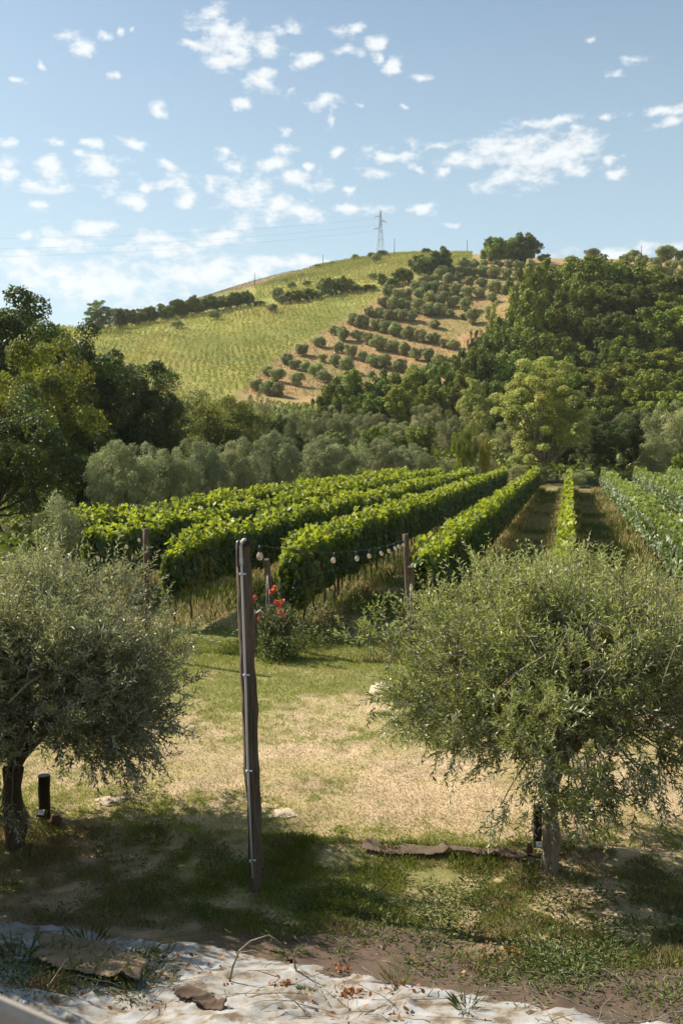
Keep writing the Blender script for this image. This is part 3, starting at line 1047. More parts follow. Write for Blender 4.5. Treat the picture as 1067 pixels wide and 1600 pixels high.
# --- middle band of willows, poplars and green trees
MID = [('willow', 455, 128, 632, 60, 'grey-green willow above the olive with the forked trunk'),
       ('willow', 495, 138, 640, 60, 'pale willow second from the left below the grove'),
       ('willow', 535, 142, 632, 62, 'pale round willow below the green bush at the foot of the grove'),
       ('willow', 578, 150, 640, 60, 'olive-grey willow below the middle of the dark tree band'),
       ('willow', 620, 146, 655, 62, 'low pale willow above the flat-topped grey olive'),
       ('green', 590, 128, 662, 62, 'dark green bush in front of the pale willows'),
       ('green', 520, 120, 668, 52, 'small dark green bush above the silver olives'),
       ('green', 655, 128, 660, 56, 'mid green bush left of the grey willows by the poplar'),
       ('willow', 668, 150, 630, 60, 'grey willow left of the bright yellow-green sapling'),
       ('willow', 705, 140, 640, 56, 'pale grey willow behind the bright yellow-green sapling'),
       ('green', 545, 185, 572, 70, 'bright green bush at the left foot of the olive grove'),
       ('green', 600, 195, 574, 60, 'green tree at the lower edge of the grove, second of the band'),
       ('wood', 640, 190, 580, 62, 'dark green tree in the middle of the band below the grove'),
       ('green', 665, 205, 560, 60, 'fresh green tree in the band directly under the grove'),
       ('wood', 705, 200, 566, 60, 'dark tree in the band below the grove, near the wood'),
       ('wood', 575, 172, 612, 66, 'shaded tree at the lower left of the dark band'),
       ('wood', 625, 170, 606, 66, 'shaded tree at the lower middle of the dark band'),
       ('wood', 672, 172, 600, 62, 'shaded tree at the lower right of the dark band'),
       ('wood', 515, 170, 600, 50, 'dark bush under the bright green bush at the grove foot'),
       ('poplar', 738, 150, 590, 62, 'pale leafy tree between the dark band and the feathery poplar'),
       ('poplar', 748, 132, 640, 50, 'pale low tree left of the feathery poplar'),
       ('poplar', 915, 135, 640, 64, 'pale shaded tree right of the feathery poplar'),
       ('dark', 935, 120, 648, 88, 'dark shaded bush right of the feathery poplar at the row ends'),
       ('dark', 985, 128, 640, 80, 'dark shaded bush second right of the feathery poplar'),
       ('dark', 880, 128, 668, 60, 'dark bush directly behind the feathery poplar'),
       ('willow', 990, 140, 636, 60, 'olive-grey willow left of the pale willow at the right edge'),
       ('willow', 1050, 122, 624, 92, 'large pale grey willow at the right edge'),
       ('willow', 1030, 112, 672, 66, 'low pale willow at the right edge above the vines'),
       ('green', 1062, 106, 706, 30, 'small yellow-green bush at the right edge above the vines'),
       ('willow', 800, 140, 660, 56, 'grey willow left behind the feathery poplar'),
       ('dark', 470, 112, 676, 44, 'dark gap-filling bush behind the silver olives'),
       ('willow', 740, 120, 668, 56, 'grey willow behind the small yellow tree'),
       ]
for sp, px, r, top, w, t in MID:
    nm, cat = {'willow': ('willow', 'willow'), 'green': ('leafy_tree', 'tree'), 'wood': ('broadleaf_tree', 'tree'), 'poplar': ('poplar', 'poplar'), 'dark': ('dark_bush', 'bush')}[sp]
    plant(sp, nm, t, cat, px, r, top, w, 'trees in the valley below the grove')
plant('poplar', 'poplar', 'tall feathery yellow-green poplar at the far end of the vine rows', 'poplar', 843, 113, 560, 165, var=0)
plant('walnut', 'sapling', 'bright yellow-green sapling at the far end of the vines', 'tree', 726, 104, 652, 42, leafmat='green_leaf')
plant('shrub', 'yellow_sapling', 'small pointed yellow sapling right of the bright green one', 'tree', 758, 103.5, 680, 26, leafmat='yellow_leaf')

# --- the wood on the right-hand slope
WOOD = [
    ('back', 298, [(872, 404, 84), (930, 398, 92), (985, 412, 84), (1036, 432, 80), (1085, 452, 80)]),
    ('fourth', 272, [(838, 424, 70), (882, 436, 78), (940, 430, 82), (1000, 446, 80), (1055, 470, 84)]),
    ('third', 248, [(812, 462, 66), (856, 470, 74), (912, 474, 78), (965, 482, 76), (1022, 490, 80), (1075, 504, 76)]),
    ('second', 226, [(782, 508, 66), (828, 510, 72), (880, 520, 74), (936, 526, 78), (990, 530, 78), (1045, 540, 80)]),
    ('front', 202, [(752, 548, 66), (798, 556, 70), (850, 566, 74), (905, 572, 78), (960, 580, 78), (1015, 584, 78), (1065, 590, 76)]),
    ('lowest', 178, [(725, 590, 56), (775, 598, 66), (880, 612, 74), (935, 618, 76), (990, 622, 76), (1045, 626, 76)]),
]
ORD = ['first', 'second', 'third', 'fourth', 'fifth', 'sixth', 'seventh', 'eighth', 'ninth', 'tenth', 'eleventh', 'twelfth', 'thirteenth', 'fourteenth', 'fifteenth', 'sixteenth']
for tier, r, L_ in WOOD:
    for i, (px, top, w) in enumerate(L_):
        _j = np.random.default_rng(int(px * 7 + r))
        px, top, r_ = px + _j.normal(0, 7), top + _j.normal(0, 9) * (tier != 'back'), r + _j.normal(0, 7)
        plant('wood', 'woodland_tree', 'broadleaf tree %s from the left in the %s tier of the right-hand wood' % (ORD[i], tier), 'tree', px, r_, top, w * _j.uniform(.9, 1.35), 'trees of the wood on the right-hand slope')
plant('poplar', 'pale_poplar', 'pale green tree at the left edge of the wood beside the grove', 'poplar', 768, 246, 470, 44)
plant('dark', 'ivy_tree', 'narrow dark ivy-covered tree between the grove and the wood', 'tree', 738, 236, 508, 24, var=1)
plant('dark', 'dark_bush', 'round dark bush left of the ivy-covered tree', 'bush', 708, 242, 548, 26, var=2)
plant('dark', 'dark_bush', 'second small dark bush at the foot of the ivy-covered tree', 'bush', 724, 238, 545, 24, var=0)

# --- tree line on the left ridge and lone trees in the hillside vineyard
RID = [(158, 352, 468, 50, 'loose pale tree with gaps, leftmost of the ridge tree line', 'poplar'), (192, 360, 482, 34, 'dark tree beside the loose pale one on the ridge', 'hilltree'),
       (216, 365, 482, 34, 'low dark tree third from the left on the ridge line', 'hilltree'), (238, 368, 479, 34, 'dark round tree in the left part of the ridge line', 'hilltree'),
       (262, 372, 474, 36, 'dark tree fifth from the left on the ridge line', 'hilltree'), (284, 374, 468, 36, 'dark tree sixth from the left on the ridge line', 'hilltree'),
       (308, 378, 462, 40, 'broad dark tree in the middle of the ridge line', 'hilltree'), (332, 380, 460, 36, 'dark tree right of the broad middle one on the ridge', 'hilltree'),
       (354, 384, 460, 34, 'dark tree third from the right on the ridge line', 'hilltree'), (373, 386, 457, 28, 'dark tree second from the right on the ridge line', 'hilltree'),
       (388, 388, 453, 24, 'narrow dark tree at the right end of the ridge line', 'hilltree')]
for px, r, top, w, t, sp in RID:
    plant(sp, 'ridge_tree', t, 'tree', px, r, top, w, 'tree line along the left ridge', leafmat=None if sp == 'hilltree' else 'green_leaf')


def stand(sp, name, label, cat, px, py_base, hpx, wpx, group=None, leafmat=None, single=False, var=None):
    """a tree whose foot is seen at (px, py_base) on the hillside"""
    x, y, z = hit(px, py_base)
    r = math.hypot(x, y)
    L = lib(sp)
    COUNT[sp] = COUNT.get(sp, -1) + 1
    T, C, H, R = L[(COUNT[sp] if var is None else var) % len(L)]
    s = hpx / F * r
    sx = wpx / F * r / (2 * R)
    th = thing(name, label, cat, (x, y, z), group, (COUNT[sp] * 2.399) % 6.283, (sx, sx, s / H))
    obj('trunk', T, th)
    c = obj('crown', C, th)
    if leafmat:
        c.material_slots[0].link = 'OBJECT'
        c.material_slots[0].material = M[leafmat]
    return th


LONE = [('grove', 278, 513, 12, 19, 'lone small olive in the left of the hillside vineyard'), ('grove', 335, 499, 15, 22, 'lone olive in the hillside vineyard below the ridge trees'),
        ('grove', 426, 488, 13, 18, 'lone olive in the hillside vineyard below the olive pair'), ('grove', 405, 478, 8, 20, 'low bush right of the ridge tree line'),
        ('grove', 433, 470, 20, 20, 'upper olive of the pair above the vineyard'), ('grove', 441, 475, 14, 18, 'lower olive of the pair above the vineyard'),
        ('grove', 456, 452, 12, 14, 'small olive in the upper field left'), ('grove', 480, 447, 8, 16, 'tiny olive in the upper field'),
        ('hilltree', 462, 471, 17, 34, 'dark thicket beside the olive pair'), ('hilltree', 486, 467, 16, 36, 'dark thicket in the middle of the hedge between the fields'),
        ('hilltree', 514, 462, 27, 34, 'tallest dark bush in the hedge between the fields'), ('hilltree', 535, 458, 26, 34, 'dark bush right of the tallest in the hedge between the fields'),
        ('grove', 548, 450, 12, 14, 'small olive beside the hedge between the fields'), ('grove', 500, 466, 10, 16, 'grey olive in front of the hedge between the fields'),
        ('hilltree', 556, 456, 11, 26, 'low bramble mound in the hedge, left of the dark columns'), ('hilltree', 576, 454, 9, 30, 'flat bramble mound in the hedge between the fields'),
        ('hilltree', 596, 446, 18, 16, 'dark column-shaped bush in the hedge'), ('grove', 583, 437, 11, 16, 'grey olive behind the column-shaped bush'),
        ('hilltree', 612, 447, 12, 24, 'low bush right of the column-shaped bush'), ('hilltree', 625, 444, 25, 22, 'dark tree with a rounded top left of the big dark tree'),
        ('hilltree', 638, 441, 20, 20, 'dark bush between two dark trees on the upper hedge'), ('hilltree', 655, 428, 28, 32, 'left dark tree of the big pair above the grove'),
        ('hilltree', 686, 430, 42, 52, 'big dark tree right in the pair above the grove'), ('hilltree', 664, 433, 30, 36, 'dark tree in front of the big pair above the grove'),
        ('grove', 555, 407, 10, 12, 'small round olive on the ridge left of the pylon'), ('grove', 571, 404, 9, 9, 'tiny bush on the ridge left of the pylon'),
        ('grove', 580, 405, 11, 14, 'round bush at the left foot of the pylon'), ('hilltree', 596, 402, 11, 24, 'dark bush at the foot of the pylon'),
        ('grove', 587, 411, 12, 18, 'olive standing in front of the pylon bushes'), ('hilltree', 665, 398, 9, 20, 'bush on the skyline between the utility poles'),
        ('hilltree', 772, 412, 41, 50, 'left dark round tree of the pair on the skyline'), ('hilltree', 797, 411, 38, 34, 'tree between the two round skyline trees'),
        ('hilltree', 820, 412, 45, 52, 'right dark round tree of the pair on the skyline'), ('hilltree', 850, 410, 12, 24, 'low dark bush right of the round skyline pair'),
        ('grove', 520, 415, 7, 10, 'tiny shrub on the bare ridge'), ('grove', 446, 440, 6, 12, 'tiny shrub on the bare left ridge'),
        ('grove', 497, 419, 6, 12, 'tiny shrub near the pole on the ridge'), ('grove', 470, 432, 6, 10, 'low scrub on the bare ridge between the poles')]
for sp, px, py, h, w, t in LONE:
    olive = 'olive' in t
    stand(sp, 'hill_olive' if olive else 'hill_bush' if sp == 'grove' else 'hill_tree', t, 'olive tree' if olive else 'bush' if sp == 'grove' else 'tree', px, py, h, w, 'scattered trees on the hillside fields')

# --- the olive grove, crown centres by row, from the skyline down
GROVE = [
    [(725, 414), (740, 413.4), (755, 412), (776.5, 414), (793, 413.4), (809, 416), (828, 415)],
    [(688, 426), (704, 423), (720, 424), (736, 425.6), (753, 424), (771, 425), (790.6, 427.5), (811, 431), (825, 432)],
    [(664, 437), (678, 436), (699, 436), (716, 434), (732.5, 441.5), (752, 441.5), (772, 448), (790.6, 452.8), (804, 452)],
    [(647.5, 448.4), (663, 449), (679, 449), (694, 452.5), (712, 452.8), (729.7, 457.5), (748.4, 457.5), (769, 465)],
    [(606, 455), (624, 459.7), (636, 460.6), (656, 458.7), (673, 466), (690.6, 467), (709, 471.5), (727.8, 476)],
    [(600.6, 472), (615, 475), (628, 474.6), (636, 477), (652, 479), (669, 484), (686, 484), (704.5, 490.5), (724, 495), (738, 496)],
    [(578, 487), (592, 488.7), (609, 492.5), (625, 492.5), (643.7, 495), (679, 506.5)],
    [(551, 499), (566, 502.8), (585.6, 507.5), (601.5, 510.3), (617.7, 515), (637, 519.8), (656.5, 525), (675, 529), (694, 537), (708.7, 539)],
    [(523, 516), (534, 522.3), (557, 524.5), (575.5, 530.2), (591, 536), (614, 541.3), (630, 545.3), (649, 553), (668, 555), (686, 562)],
    [(498.3, 534.4), (528.8, 543), (548.5, 549.5), (566, 557), (582.7, 563), (600, 565), (624, 572)],
    [(473, 546.8), (504, 559.7), (524, 563), (543, 570)],
    [(448.4, 562), (462.5, 569.5), (477, 573.7), (495, 578.4), (507, 588)],
    [(417.5, 579.6), (434.4, 586), (464.3, 593.6)],
    [(402.7, 601.8), (421, 606.5), (435.5, 609)],
]
rngg = np.random.default_rng(5)
for k, row in enumerate(GROVE):
    for i, (px, py) in enumerate(row):
        w = np.interp(py, [412, 450, 530, 610], [19, 20.5, 23, 25]) * rngg.uniform(.78, 1.16)
        if (px, py) in ((504, 559.7), (704.5, 490.5), (724, 495)):
            w *= .65
        h = w * rngg.uniform(.74, 1.02)
        where = 'row at the skyline' if k == 0 else '%s row below the skyline' % ORD[k - 1] if k < 13 else 'lowest row'
        stand('grove', 'grove_olive', 'grove olive, %s from the left, %s of the hillside grove' % (ORD[i], where), 'olive tree',
              px, py + h * .48, h, w, 'olive trees of the hillside grove')
# --- olives behind the wood at the right edge
for i, (px, py, w) in enumerate([(925, 405, 20), (948, 402, 20), (968, 404, 20), (990, 408, 20), (1012, 404, 20), (1040, 410, 30), (1062, 408, 18), (978, 414, 20), (1002, 416, 20), (1024, 420, 20), (1048, 424, 20), (1070, 422, 20),
                                 (1000, 428, 20), (1020, 432, 21), (1040, 436, 21), (1062, 438, 21), (1030, 446, 22), (1055, 450, 22)]):
    t = ORD[i] if i < 16 else ['last but one', 'last'][i - 16]
    rank = 'skyline' if i < 7 else 'middle' if i < 12 else 'lower'
    j = i if i < 7 else i - 7 if i < 12 else i - 12
    stand('grove', 'far_olive', 'far olive %s from the left in the %s line behind the right-hand wood' % (ORD[j], rank), 'olive tree', px, py, w * .85, w * 1.1, 'olives behind the right-hand wood')


# --- hillside vines: a far vineyard that reads as one mass
def hillside_vines():
    rng = np.random.default_rng(77)
    u = np.arange(-150, 125, 1.7)
    s = np.arange(205, 565, .8)
    U, Sg = np.meshgrid(u, s)
    U = U + rng.normal(0, .22, U.shape) + (fbm(U, Sg, 12, 8, 2) - .5) * 3.0
    Sg = Sg + rng.normal(0, .3, U.shape)
    a = math.radians(-6)
    x = (U * math.cos(a) + Sg * math.sin(a)).ravel()
    y = (-U * math.sin(a) * 0 + Sg * math.cos(a)).ravel()
    px = CX + F * x / y
    r = np.hypot(x, y)
    z = zf(x, y)
    py = CY - F * np.tan(np.arctan((z - CAMH) / y) + PITCH)
    edge = np.interp(py, [410, 425, 437, 448, 457, 472, 487, 499, 516, 534, 547, 562, 585, 605, 640], [740, 690, 658, 638, 600, 590, 568, 540, 515, 488, 463, 438, 410, 393, 330])
    hedge = np.interp(px, [150, 330, 390, 450, 520, 600, 650], [515, 488, 482, 474, 463, 450, 442])
    lower = (px < edge - 8) & (r > 215) & (px > 60) & (py > hedge)
    up = (py < hedge - 10) & (px > 400) & (px < 765) & (r > 385) & (r < 560) & (px < edge - 6)
    up &= py > np.interp(px, [400, 470, 520, 600, 760], [455, 432, 414, 402, 396]) - 6
    keep = lower | up
    keep &= rng.random(len(x)) > .10 + .25 * (fbm(x, y, 7, 33, 2) > .62)
    keep &= np.abs(((x * .35 + y) % 46) - 3) > 1.1
    x, y, z = x[keep], y[keep], z[keep]
    mb = MB()
    k = 9
    n = len(x) * k
    P = np.repeat(np.stack([x, y, z], -1), k, 0) + np.stack([rng.normal(0, .25, n), rng.normal(0, .3, n), .3 + (1.3 * rng.random(n)) * np.repeat(.7 + .6 * rng.random(len(x)), k)], -1)
    Nn = norm(rng.normal(size=(n, 3)) + np.array([-.3, -.2, .5]))
    A = norm(np.cross(Nn, rng.normal(size=(n, 3))))
    tn = np.clip(.15 + .6 * rng.random(n) + .35 * (np.repeat(fbm(x, y, 18, 6, 3), k) - .5) * 2, 0, 1)
    ls = .34 * rng.uniform(.6, 1.3, n)
    leaves(mb, P, A, Nn, ls, ls * .8, 'oval', tn)
    tag(build('hillside_vines', mb, M['field_vine']), 'yellow-green vineyard covering the far hillside', 'vineyard', None, 'stuff')


hillside_vines()


# --- undergrowth filling the valley floor and the wood's slope
def undergrowth():
    rng = np.random.default_rng(91)
    n = 60000
    px = rng.uniform(-250, 1300, n)
    r = 108 + 205 * rng.random(n) ** .8
    lim = np.where(px > 740, 305, np.interp(px, [-250, 150, 400, 520, 740], [300, 232, 222, 232, 240]))
    k = r < lim
    px, r = px[k], r[k]
    az = np.interp(px, PXS, AZS)
    x, y = np.sin(az) * r, np.cos(az) * r
    z = zf(x, y)
    hgt = .3 + 2.6 * fbm(x, y, 5, 14, 3) ** 1.5 * np.random.default_rng(2).random(len(x)) ** .5
    m = 26000
    u2, s2 = -17.6 - 34 * rng.random(m), 18 + 95 * rng.random(m)
    x2, y2 = row_xy(u2, s2)
    kk = (np.hypot(x2, y2) < 112) & (x2 > -.5 * y2)
    x2, y2 = x2[kk], y2[kk]
    x, y = np.concatenate([x, x2]), np.concatenate([y, y2])
    hgt = np.concatenate([hgt, .15 + 1.5 * fbm(x2, y2, 4, 15, 3) ** 1.4 * rng.random(len(x2)) ** .6])
    z = zf(x, y)
    P = np.stack([x, y, z + hgt], -1)
    Nn = norm(rng.normal(size=P.shape) + np.array([0, 0, .8]))
    A = norm(np.cross(Nn, rng.normal(size=P.shape)))
    mb = MB()
    ls = rng.uniform(.3, .7, len(x)) * np.where(np.hypot(x, y) < 108, .45, 1.0)
    leaves(mb, P, A, Nn, ls, ls * .8, 'clump', np.clip(.2 + .6 * rng.random(len(x)), 0, 1))
    tag(build('undergrowth', mb, M['wood_leaf']), 'dark scrub covering the valley floor and the slope under the wood', 'undergrowth', None, 'stuff')


undergrowth()


# ------------------------------------------------------------------ vine rows
def vine_row(u0, s0, s1, label, seed, trunk_to=45, dens=1.0, yellow=0.0, endpost=False, leafm='vine_leaf'):
    rng = np.random.default_rng(seed)
    x0, y0 = row_xy(u0, s0)
    th = thing('vine_row', label, 'vines', (x0, y0, z1(x0, y0)), 'vine rows of the near vineyard')
    ox, oy, oz = x0, y0, z1(x0, y0)

    def world(u, s, h):
        x, y = row_xy(u, s)
        return np.stack([x - ox, y - oy, zf(x, y) + h - oz], -1)
    # foliage: leaf density falls and leaf size grows with distance
    Lr = s1 - s0
    segs = np.linspace(s0, s1, 24)
    mb = MB()
    for a, b in zip(segs[:-1], segs[1:]):
        m = (a + b) / 2
        ls = .125 * max(1, (m / 26.0) ** .48)
        n = int(dens * (b - a) * 4.6 * 2.9 / (ls * ls * .70))
        s = rng.uniform(a, b, n)
        # cross section: a lumpy hedge, wider and taller at each vine, ragged top
        bump = fbm(s, np.full(n, seed * 7.0), .9, seed, 3)
        lump = fbm(s, np.full(n, seed * 3.0), 3.5, seed + 5, 2)
        w = .13 + .15 * bump - .45 * (ls - .125)
        top = 1.62 + .46 * bump + .30 * (lump - .5)
        ph = rng.random(n)
        side = np.where(rng.random(n) < .5, -1, 1)
        htop = .58 + .34 * fbm(s, np.full(n, 9.0 + seed), 1.1, seed + 9, 2)
        kind = rng.random(n)
        # 0-.74 walls, .74-.93 top, rest inside and shoots
        h = htop + (top - htop) * rng.random(n) ** .85
        prof = np.sqrt(np.clip(1 - np.clip((h - htop) / (top - htop) * 1.02, 0, 1) ** 4, 0, 1)) * (.62 + .38 * np.clip((h - htop) / .35, 0, 1))
        loc = fbm(s + side * 50, h * 1.3 + seed, .42, seed + 2, 2)
        du = side * (w * prof * (.70 + .60 * loc))
        tp = kind > .76
        du = np.where(tp, rng.uniform(-1, 1, n) * w * .8, du)
        h = np.where(tp, top + (rng.random(n) - .62) * .22, h)
        sh = kind > .945
        h = np.where(sh, top + .42 * rng.random(n) ** 1.8, h)
        ins = (kind < .12)
        du = np.where(ins, du * rng.random(n), du)
        P = world(u0 + du, s, h)
        out3 = np.stack([side * ROWNRM[0], side * ROWNRM[1], 0 * h], -1)
        Nn = norm(np.where(tp[:, None], np.array([0, 0, 1.0]), out3 + np.array([0, 0, .45])) + .55 * rng.normal(size=(n, 3)))
        A = norm(np.stack([rng.normal(0, .5, n), rng.normal(0, .5, n), np.where(sh, .6, -.9) + rng.normal(0, .25, n)], -1))
        tint = np.clip(.02 + .34 * rng.random(n) + np.where(tp, .42, 0) + np.where(sh, .2, 0) + .16 * (lump - .5) * 2 + .55 * (loc - .5) + yellow, 0, 1)  # yellower young tops; sunlit tops and shaded faces are also put into the tint
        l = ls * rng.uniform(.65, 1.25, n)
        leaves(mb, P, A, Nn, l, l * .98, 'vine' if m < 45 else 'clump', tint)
    build('foliage', mb, M[leafm], th)
    # trunks
    tm = MB()
    tr = np.random.default_rng(seed + 50)
    pth = np.array([(0, 0, -.05), (.02, .01, .2), (-.02, .02, .45), (.01, -.02, .8), (0, 0, 1.2)])
    tube(tm, pth, [.034, .026, .024, .022, .016], 6)
    tme = tm.mesh('vine_trunk', M['bark_dark'])
    s = s0 + .4
    k = 0
    while s < min(s1, trunk_to) and k < 100:
        p = world(np.array([u0]), np.array([s]), np.array([0.0]))[0]
        obj('vine_trunk', tme, th, p, tr.random() * 6.28, (1 + tr.random() * .4,) * 2 + (1,))
        s += .95 + .1 * tr.random()
        k += 1
    # posts and wires
    pm = MB()
    box(pm, (0, 0, .95), (.07, .07, 2.1), None, .5, 0, .008)
    pme = pm.mesh('row_post', M['post_wood'])
    for s in np.arange(s0 + 5, s1, 5.5):
        p = world(np.array([u0]), np.array([s]), np.array([0.0]))[0]
        obj('post', pme, th, p, -ALPHA)
    wm = MB()
    for hh in (.75, 1.25, 1.7):
        ss = np.linspace(s0 - .4, s1, 30)
        tube(wm, world(np.full(30, u0), ss, np.full(30, hh)), .004 + .002 * (hh > 1), 4)
    build('wire', wm, M['wire'], th)
    if endpost:
        em = MB()
        R = rotm('z', -ALPHA) @ rotm('x', .30)
        b = world(np.array([u0]), np.array([s0 - .9]), np.array([0.0]))[0]
        box(em, b + R @ np.array([0, 0, .95]), (.11, .11, 2.1), R, .5, 0, .01)
        build('end_post', em, M['post_wood'], th)
        gm = MB()
        top = b + R @ np.array([0, 0, 1.85])
        for dx in (0, .16):
            tube(gm, [top, world(np.array([u0 + dx]), np.array([s0 - 1.6]), np.array([0.02]))[0]], .005, 4)
        build('guy_wire', gm, M['wire'], th)
    return th


vine_row(-15, 28.0, 94, 'farthest left vine row, running just in front of the olive trees', 21, 28)
vine_row(-12, 23.4, 95, 'vine row second from the far left, in front of the olive-side row', 22, 24)
vine_row(-9, 21.4, 96, 'vine row just behind the wooden pole with the grey conduit', 23, 23)
vine_row(-6.05, 21.0, 97, 'tall vine row starting at the rose bush and leaning end post', 24, 70, endpost=True)
vine_row(-3, 20.6, 97, 'yellow-topped vine row starting beside the post that ends the string lights', 25, 60, yellow=.06, endpost=True)
vine_row(-.08, 20.0, 95, 'narrow vine row seen end-on in the centre of the lanes', 26, 30, dens=.9, yellow=.08)
vine_row(3.0, 20.0, 97, 'first silvery vine row right of the wide sunlit lane', 27, 45, leafm='sheen_vine')
vine_row(6.0, 22.0, 98, 'second silvery vine row from the lane, nearer the right edge', 28, 45, leafm='sheen_vine')
vine_row(9.0, 40.0, 98, 'third silvery vine row at the right edge', 29, 42, leafm='sheen_vine')


# ------------------------------------------------------------------ the two near olive trees and an unseen third
def near_olive(label, base, centre, R, zc, hz, seed, nlimb=6, trunk_h=.95, r_trunk=.085, dens=1.0, lean=(0, 0), sprouts=46, droop=.30, leafm='olive_near', barkm='bark', spl=1.0):
    rng = np.random.default_rng(seed)
    bx, by = base
    bz = z1(bx, by)
    th = thing('olive_tree', label, 'olive tree', (bx, by, bz))
    T, B, C = MB(), MB(), MB()
    cx, cy = centre[0] - bx, centre[1] - by
    fork = np.array([lean[0], lean[1], trunk_h])
    tp = np.array([(0, 0, -.15), (.0, 0, .05), (.02, .01, trunk_h * .3), (fork[0] * .5 - .02, 0, trunk_h * .6), fork])
    t = np.linspace(0, 1, 14)
    path = np.stack([np.interp(t, np.linspace(0, 1, 5), tp[:, i]) for i in range(3)], -1)
    rad = np.interp(t, [0, .12, .35, .55, .7, 1], [r_trunk * 1.5, r_trunk * 1.12, r_trunk, r_trunk * 1.12, r_trunk * .95, r_trunk * 1.1]) * (1 + .07 * rng.normal(size=14))
    tube(T, path, rad, 14)
    cen = np.array([cx, cy, zc])
    rad3 = np.array([R, R, hz])

    def inside(p):
        return np.linalg.norm((p - cen) / rad3, axis=-1)
    tips = []          # twig attachment: (point, direction, level)

    def grow(p, d, length, rad0, level):
        n = 7
        pts = [p]
        dd = d.copy()
        step = length / (n - 1)
        for _ in range(n - 1):
            dd = norm(dd + rng.normal(0, .16, 3) + np.array([0, 0, .05]))
            q = pts[-1] + dd * step
            if inside(q) > (.66 if level else .42):
                dd = norm(dd * .7 + norm(cen - q) * .35)
                q = pts[-1] + dd * step
            if q[2] < cen[2] - .30 * hz and level > 0:
                dd = norm(dd + np.array([0, 0, .9]))
                q = pts[-1] + dd * step
            pts.append(q)
        pts = np.array(pts)
        tube(B if level > 0 else T, pts, np.linspace(rad0, rad0 * .45, n), 5 if level else 7, cap=False)
        return pts
    outs = []
    for i in range(nlimb):
        a = i * 2.399 + rng.random() * .6
        el = rng.uniform(.35, 1.15)
        d = np.array([math.cos(a) * math.cos(el), math.sin(a) * math.cos(el), math.sin(el)]) + .25 * (cen - fork) / max(R, .1)
        l0 = grow(fork - np.array([0, 0, .1 * rng.random()]), norm(d), R * rng.uniform(.55, .75), r_trunk * .5, 0)
        for j in range(10):
            p = l0[rng.integers(1, 7)]
            d1 = norm(rng.normal(size=3) + norm(p - cen) * .8 + np.array([0, 0, .1]))
            l1 = grow(p, d1, R * rng.uniform(.45, .85), r_trunk * .22, 1)
            for k in range(5):
                p = l1[rng.integers(1, 7)]
                d2 = norm(rng.normal(size=3) + norm(p - cen) * 1.0)
                l2 = grow(p, d2, R * rng.uniform(.22, .42), .007, 2)
                for q in range(4):
                    m = rng.integers(1, 7)
                    outs.append((l2[m], norm(.7 * norm(l2[min(m + 1, 6)] - l2[m - 1]) + rng.normal(0, .55, 3))))
    # bunches of twigs: each bunch fans out from one branch end, with gaps between bunches
    nb = int(175 * dens)
    d = norm(rng.normal(size=(nb, 3)) + np.array([0, 0, .12]))
    bc = cen + d * rad3 * rng.uniform(.40, .88, (nb, 1)) * (.80 + .40 * rng.random((nb, 1)))
    for c_, e in zip(bc, d):
        if e[2] < -.55 and math.hypot(e[0], e[1]) < .60:
            continue
        ax = norm(e * .8 + rng.normal(0, .35, 3) + np.array([0, 0, .35 * (e[2] > -.1)]))
        tube(B, limb_path(cen + (c_ - cen) * .35, c_ + ax * .25, rng, 6, .05, .1), np.linspace(.013, .004, 6), 4, cap=False)
        for q in range(rng.integers(16, 36)):
            o_ = rng.normal(0, .10, 3) + ax * rng.uniform(-.12, .34)
            outs.append((c_ + o_, norm(ax * .8 + rng.normal(0, .50, 3))))
    tp0 = np.array([o[0] for o in outs])
    td = np.array([o[1] for o in outs])
    keep = (inside(tp0) < 1.25) & ~((tp0[:, 2] < cen[2] - .34 * hz) & (np.hypot(tp0[:, 0] - .5 * cx, tp0[:, 1] - .5 * cy) < .42 * R))
    tp0, td = tp0[keep], td[keep]
    low = np.clip((cen[2] - tp0[:, 2]) / hz, 0, 1)[:, None]
    up = np.clip((tp0[:, 2] - cen[2]) / hz, 0, 1)[:, None]
    td = norm(td + np.array([0, 0, -1.0]) * low * droop * 1.6 + np.array([0, 0, 1.0]) * up * .75)
    n = len(tp0)
    tl = rng.uniform(.16, .34, n) * (1 + .35 * up[:, 0])
    # upright shoots over the crown
    na = rng.random(sprouts) * 2 * np.pi
    rr = np.sqrt(rng.random(sprouts)) * .92
    sp = np.stack([cx + R * rr * np.cos(na), cy + R * rr * np.sin(na), cen[2] + hz * np.sqrt(1 - rr ** 2) * .80], -1)
    sd = norm(np.stack([.38 * rr * np.cos(na), .38 * rr * np.sin(na), np.ones(sprouts)], -1) + rng.normal(0, .16, (sprouts, 3)))
    tp0, td, tl = np.concatenate([tp0, sp]), np.concatenate([td, sd]), np.concatenate([tl, rng.uniform(.40, .95, sprouts) * spl])
    n = len(tp0)
    # twig curve with a little sag
    g = np.array([0, 0, -1.0]) * .10

    def at(i, t):
        return tp0[i] + td[i] * (tl[i] * t)[:, None] + g * ((tl[i] * t) ** 2)[:, None] / .3
    idx = np.arange(n)
    ref = norm(np.cross(td, rng.normal(size=(n, 3))))
    ref2 = np.cross(td, ref)
    th3 = np.arange(3) * 2 * np.pi / 3
    rings = []
    for t, r_ in ((0, .0034), (.5, .0026), (1, .0012)):
        c = at(idx, np.full(n, t))
        rr_ = np.where(idx >= n - sprouts, 1.7, 1.0)[:, None, None] * r_
        rings.append(c[:, None] + rr_ * (ref[:, None] * np.cos(th3)[None, :, None] + ref2[:, None] * np.sin(th3)[None, :, None]))
    V = np.stack(rings, 1).reshape(n, 9, 3)
    q = np.array([(a * 3 + b, a * 3 + (b + 1) % 3, a * 3 + 3 + (b + 1) % 3, a * 3 + 3 + b) for a in range(2) for b in range(3)])
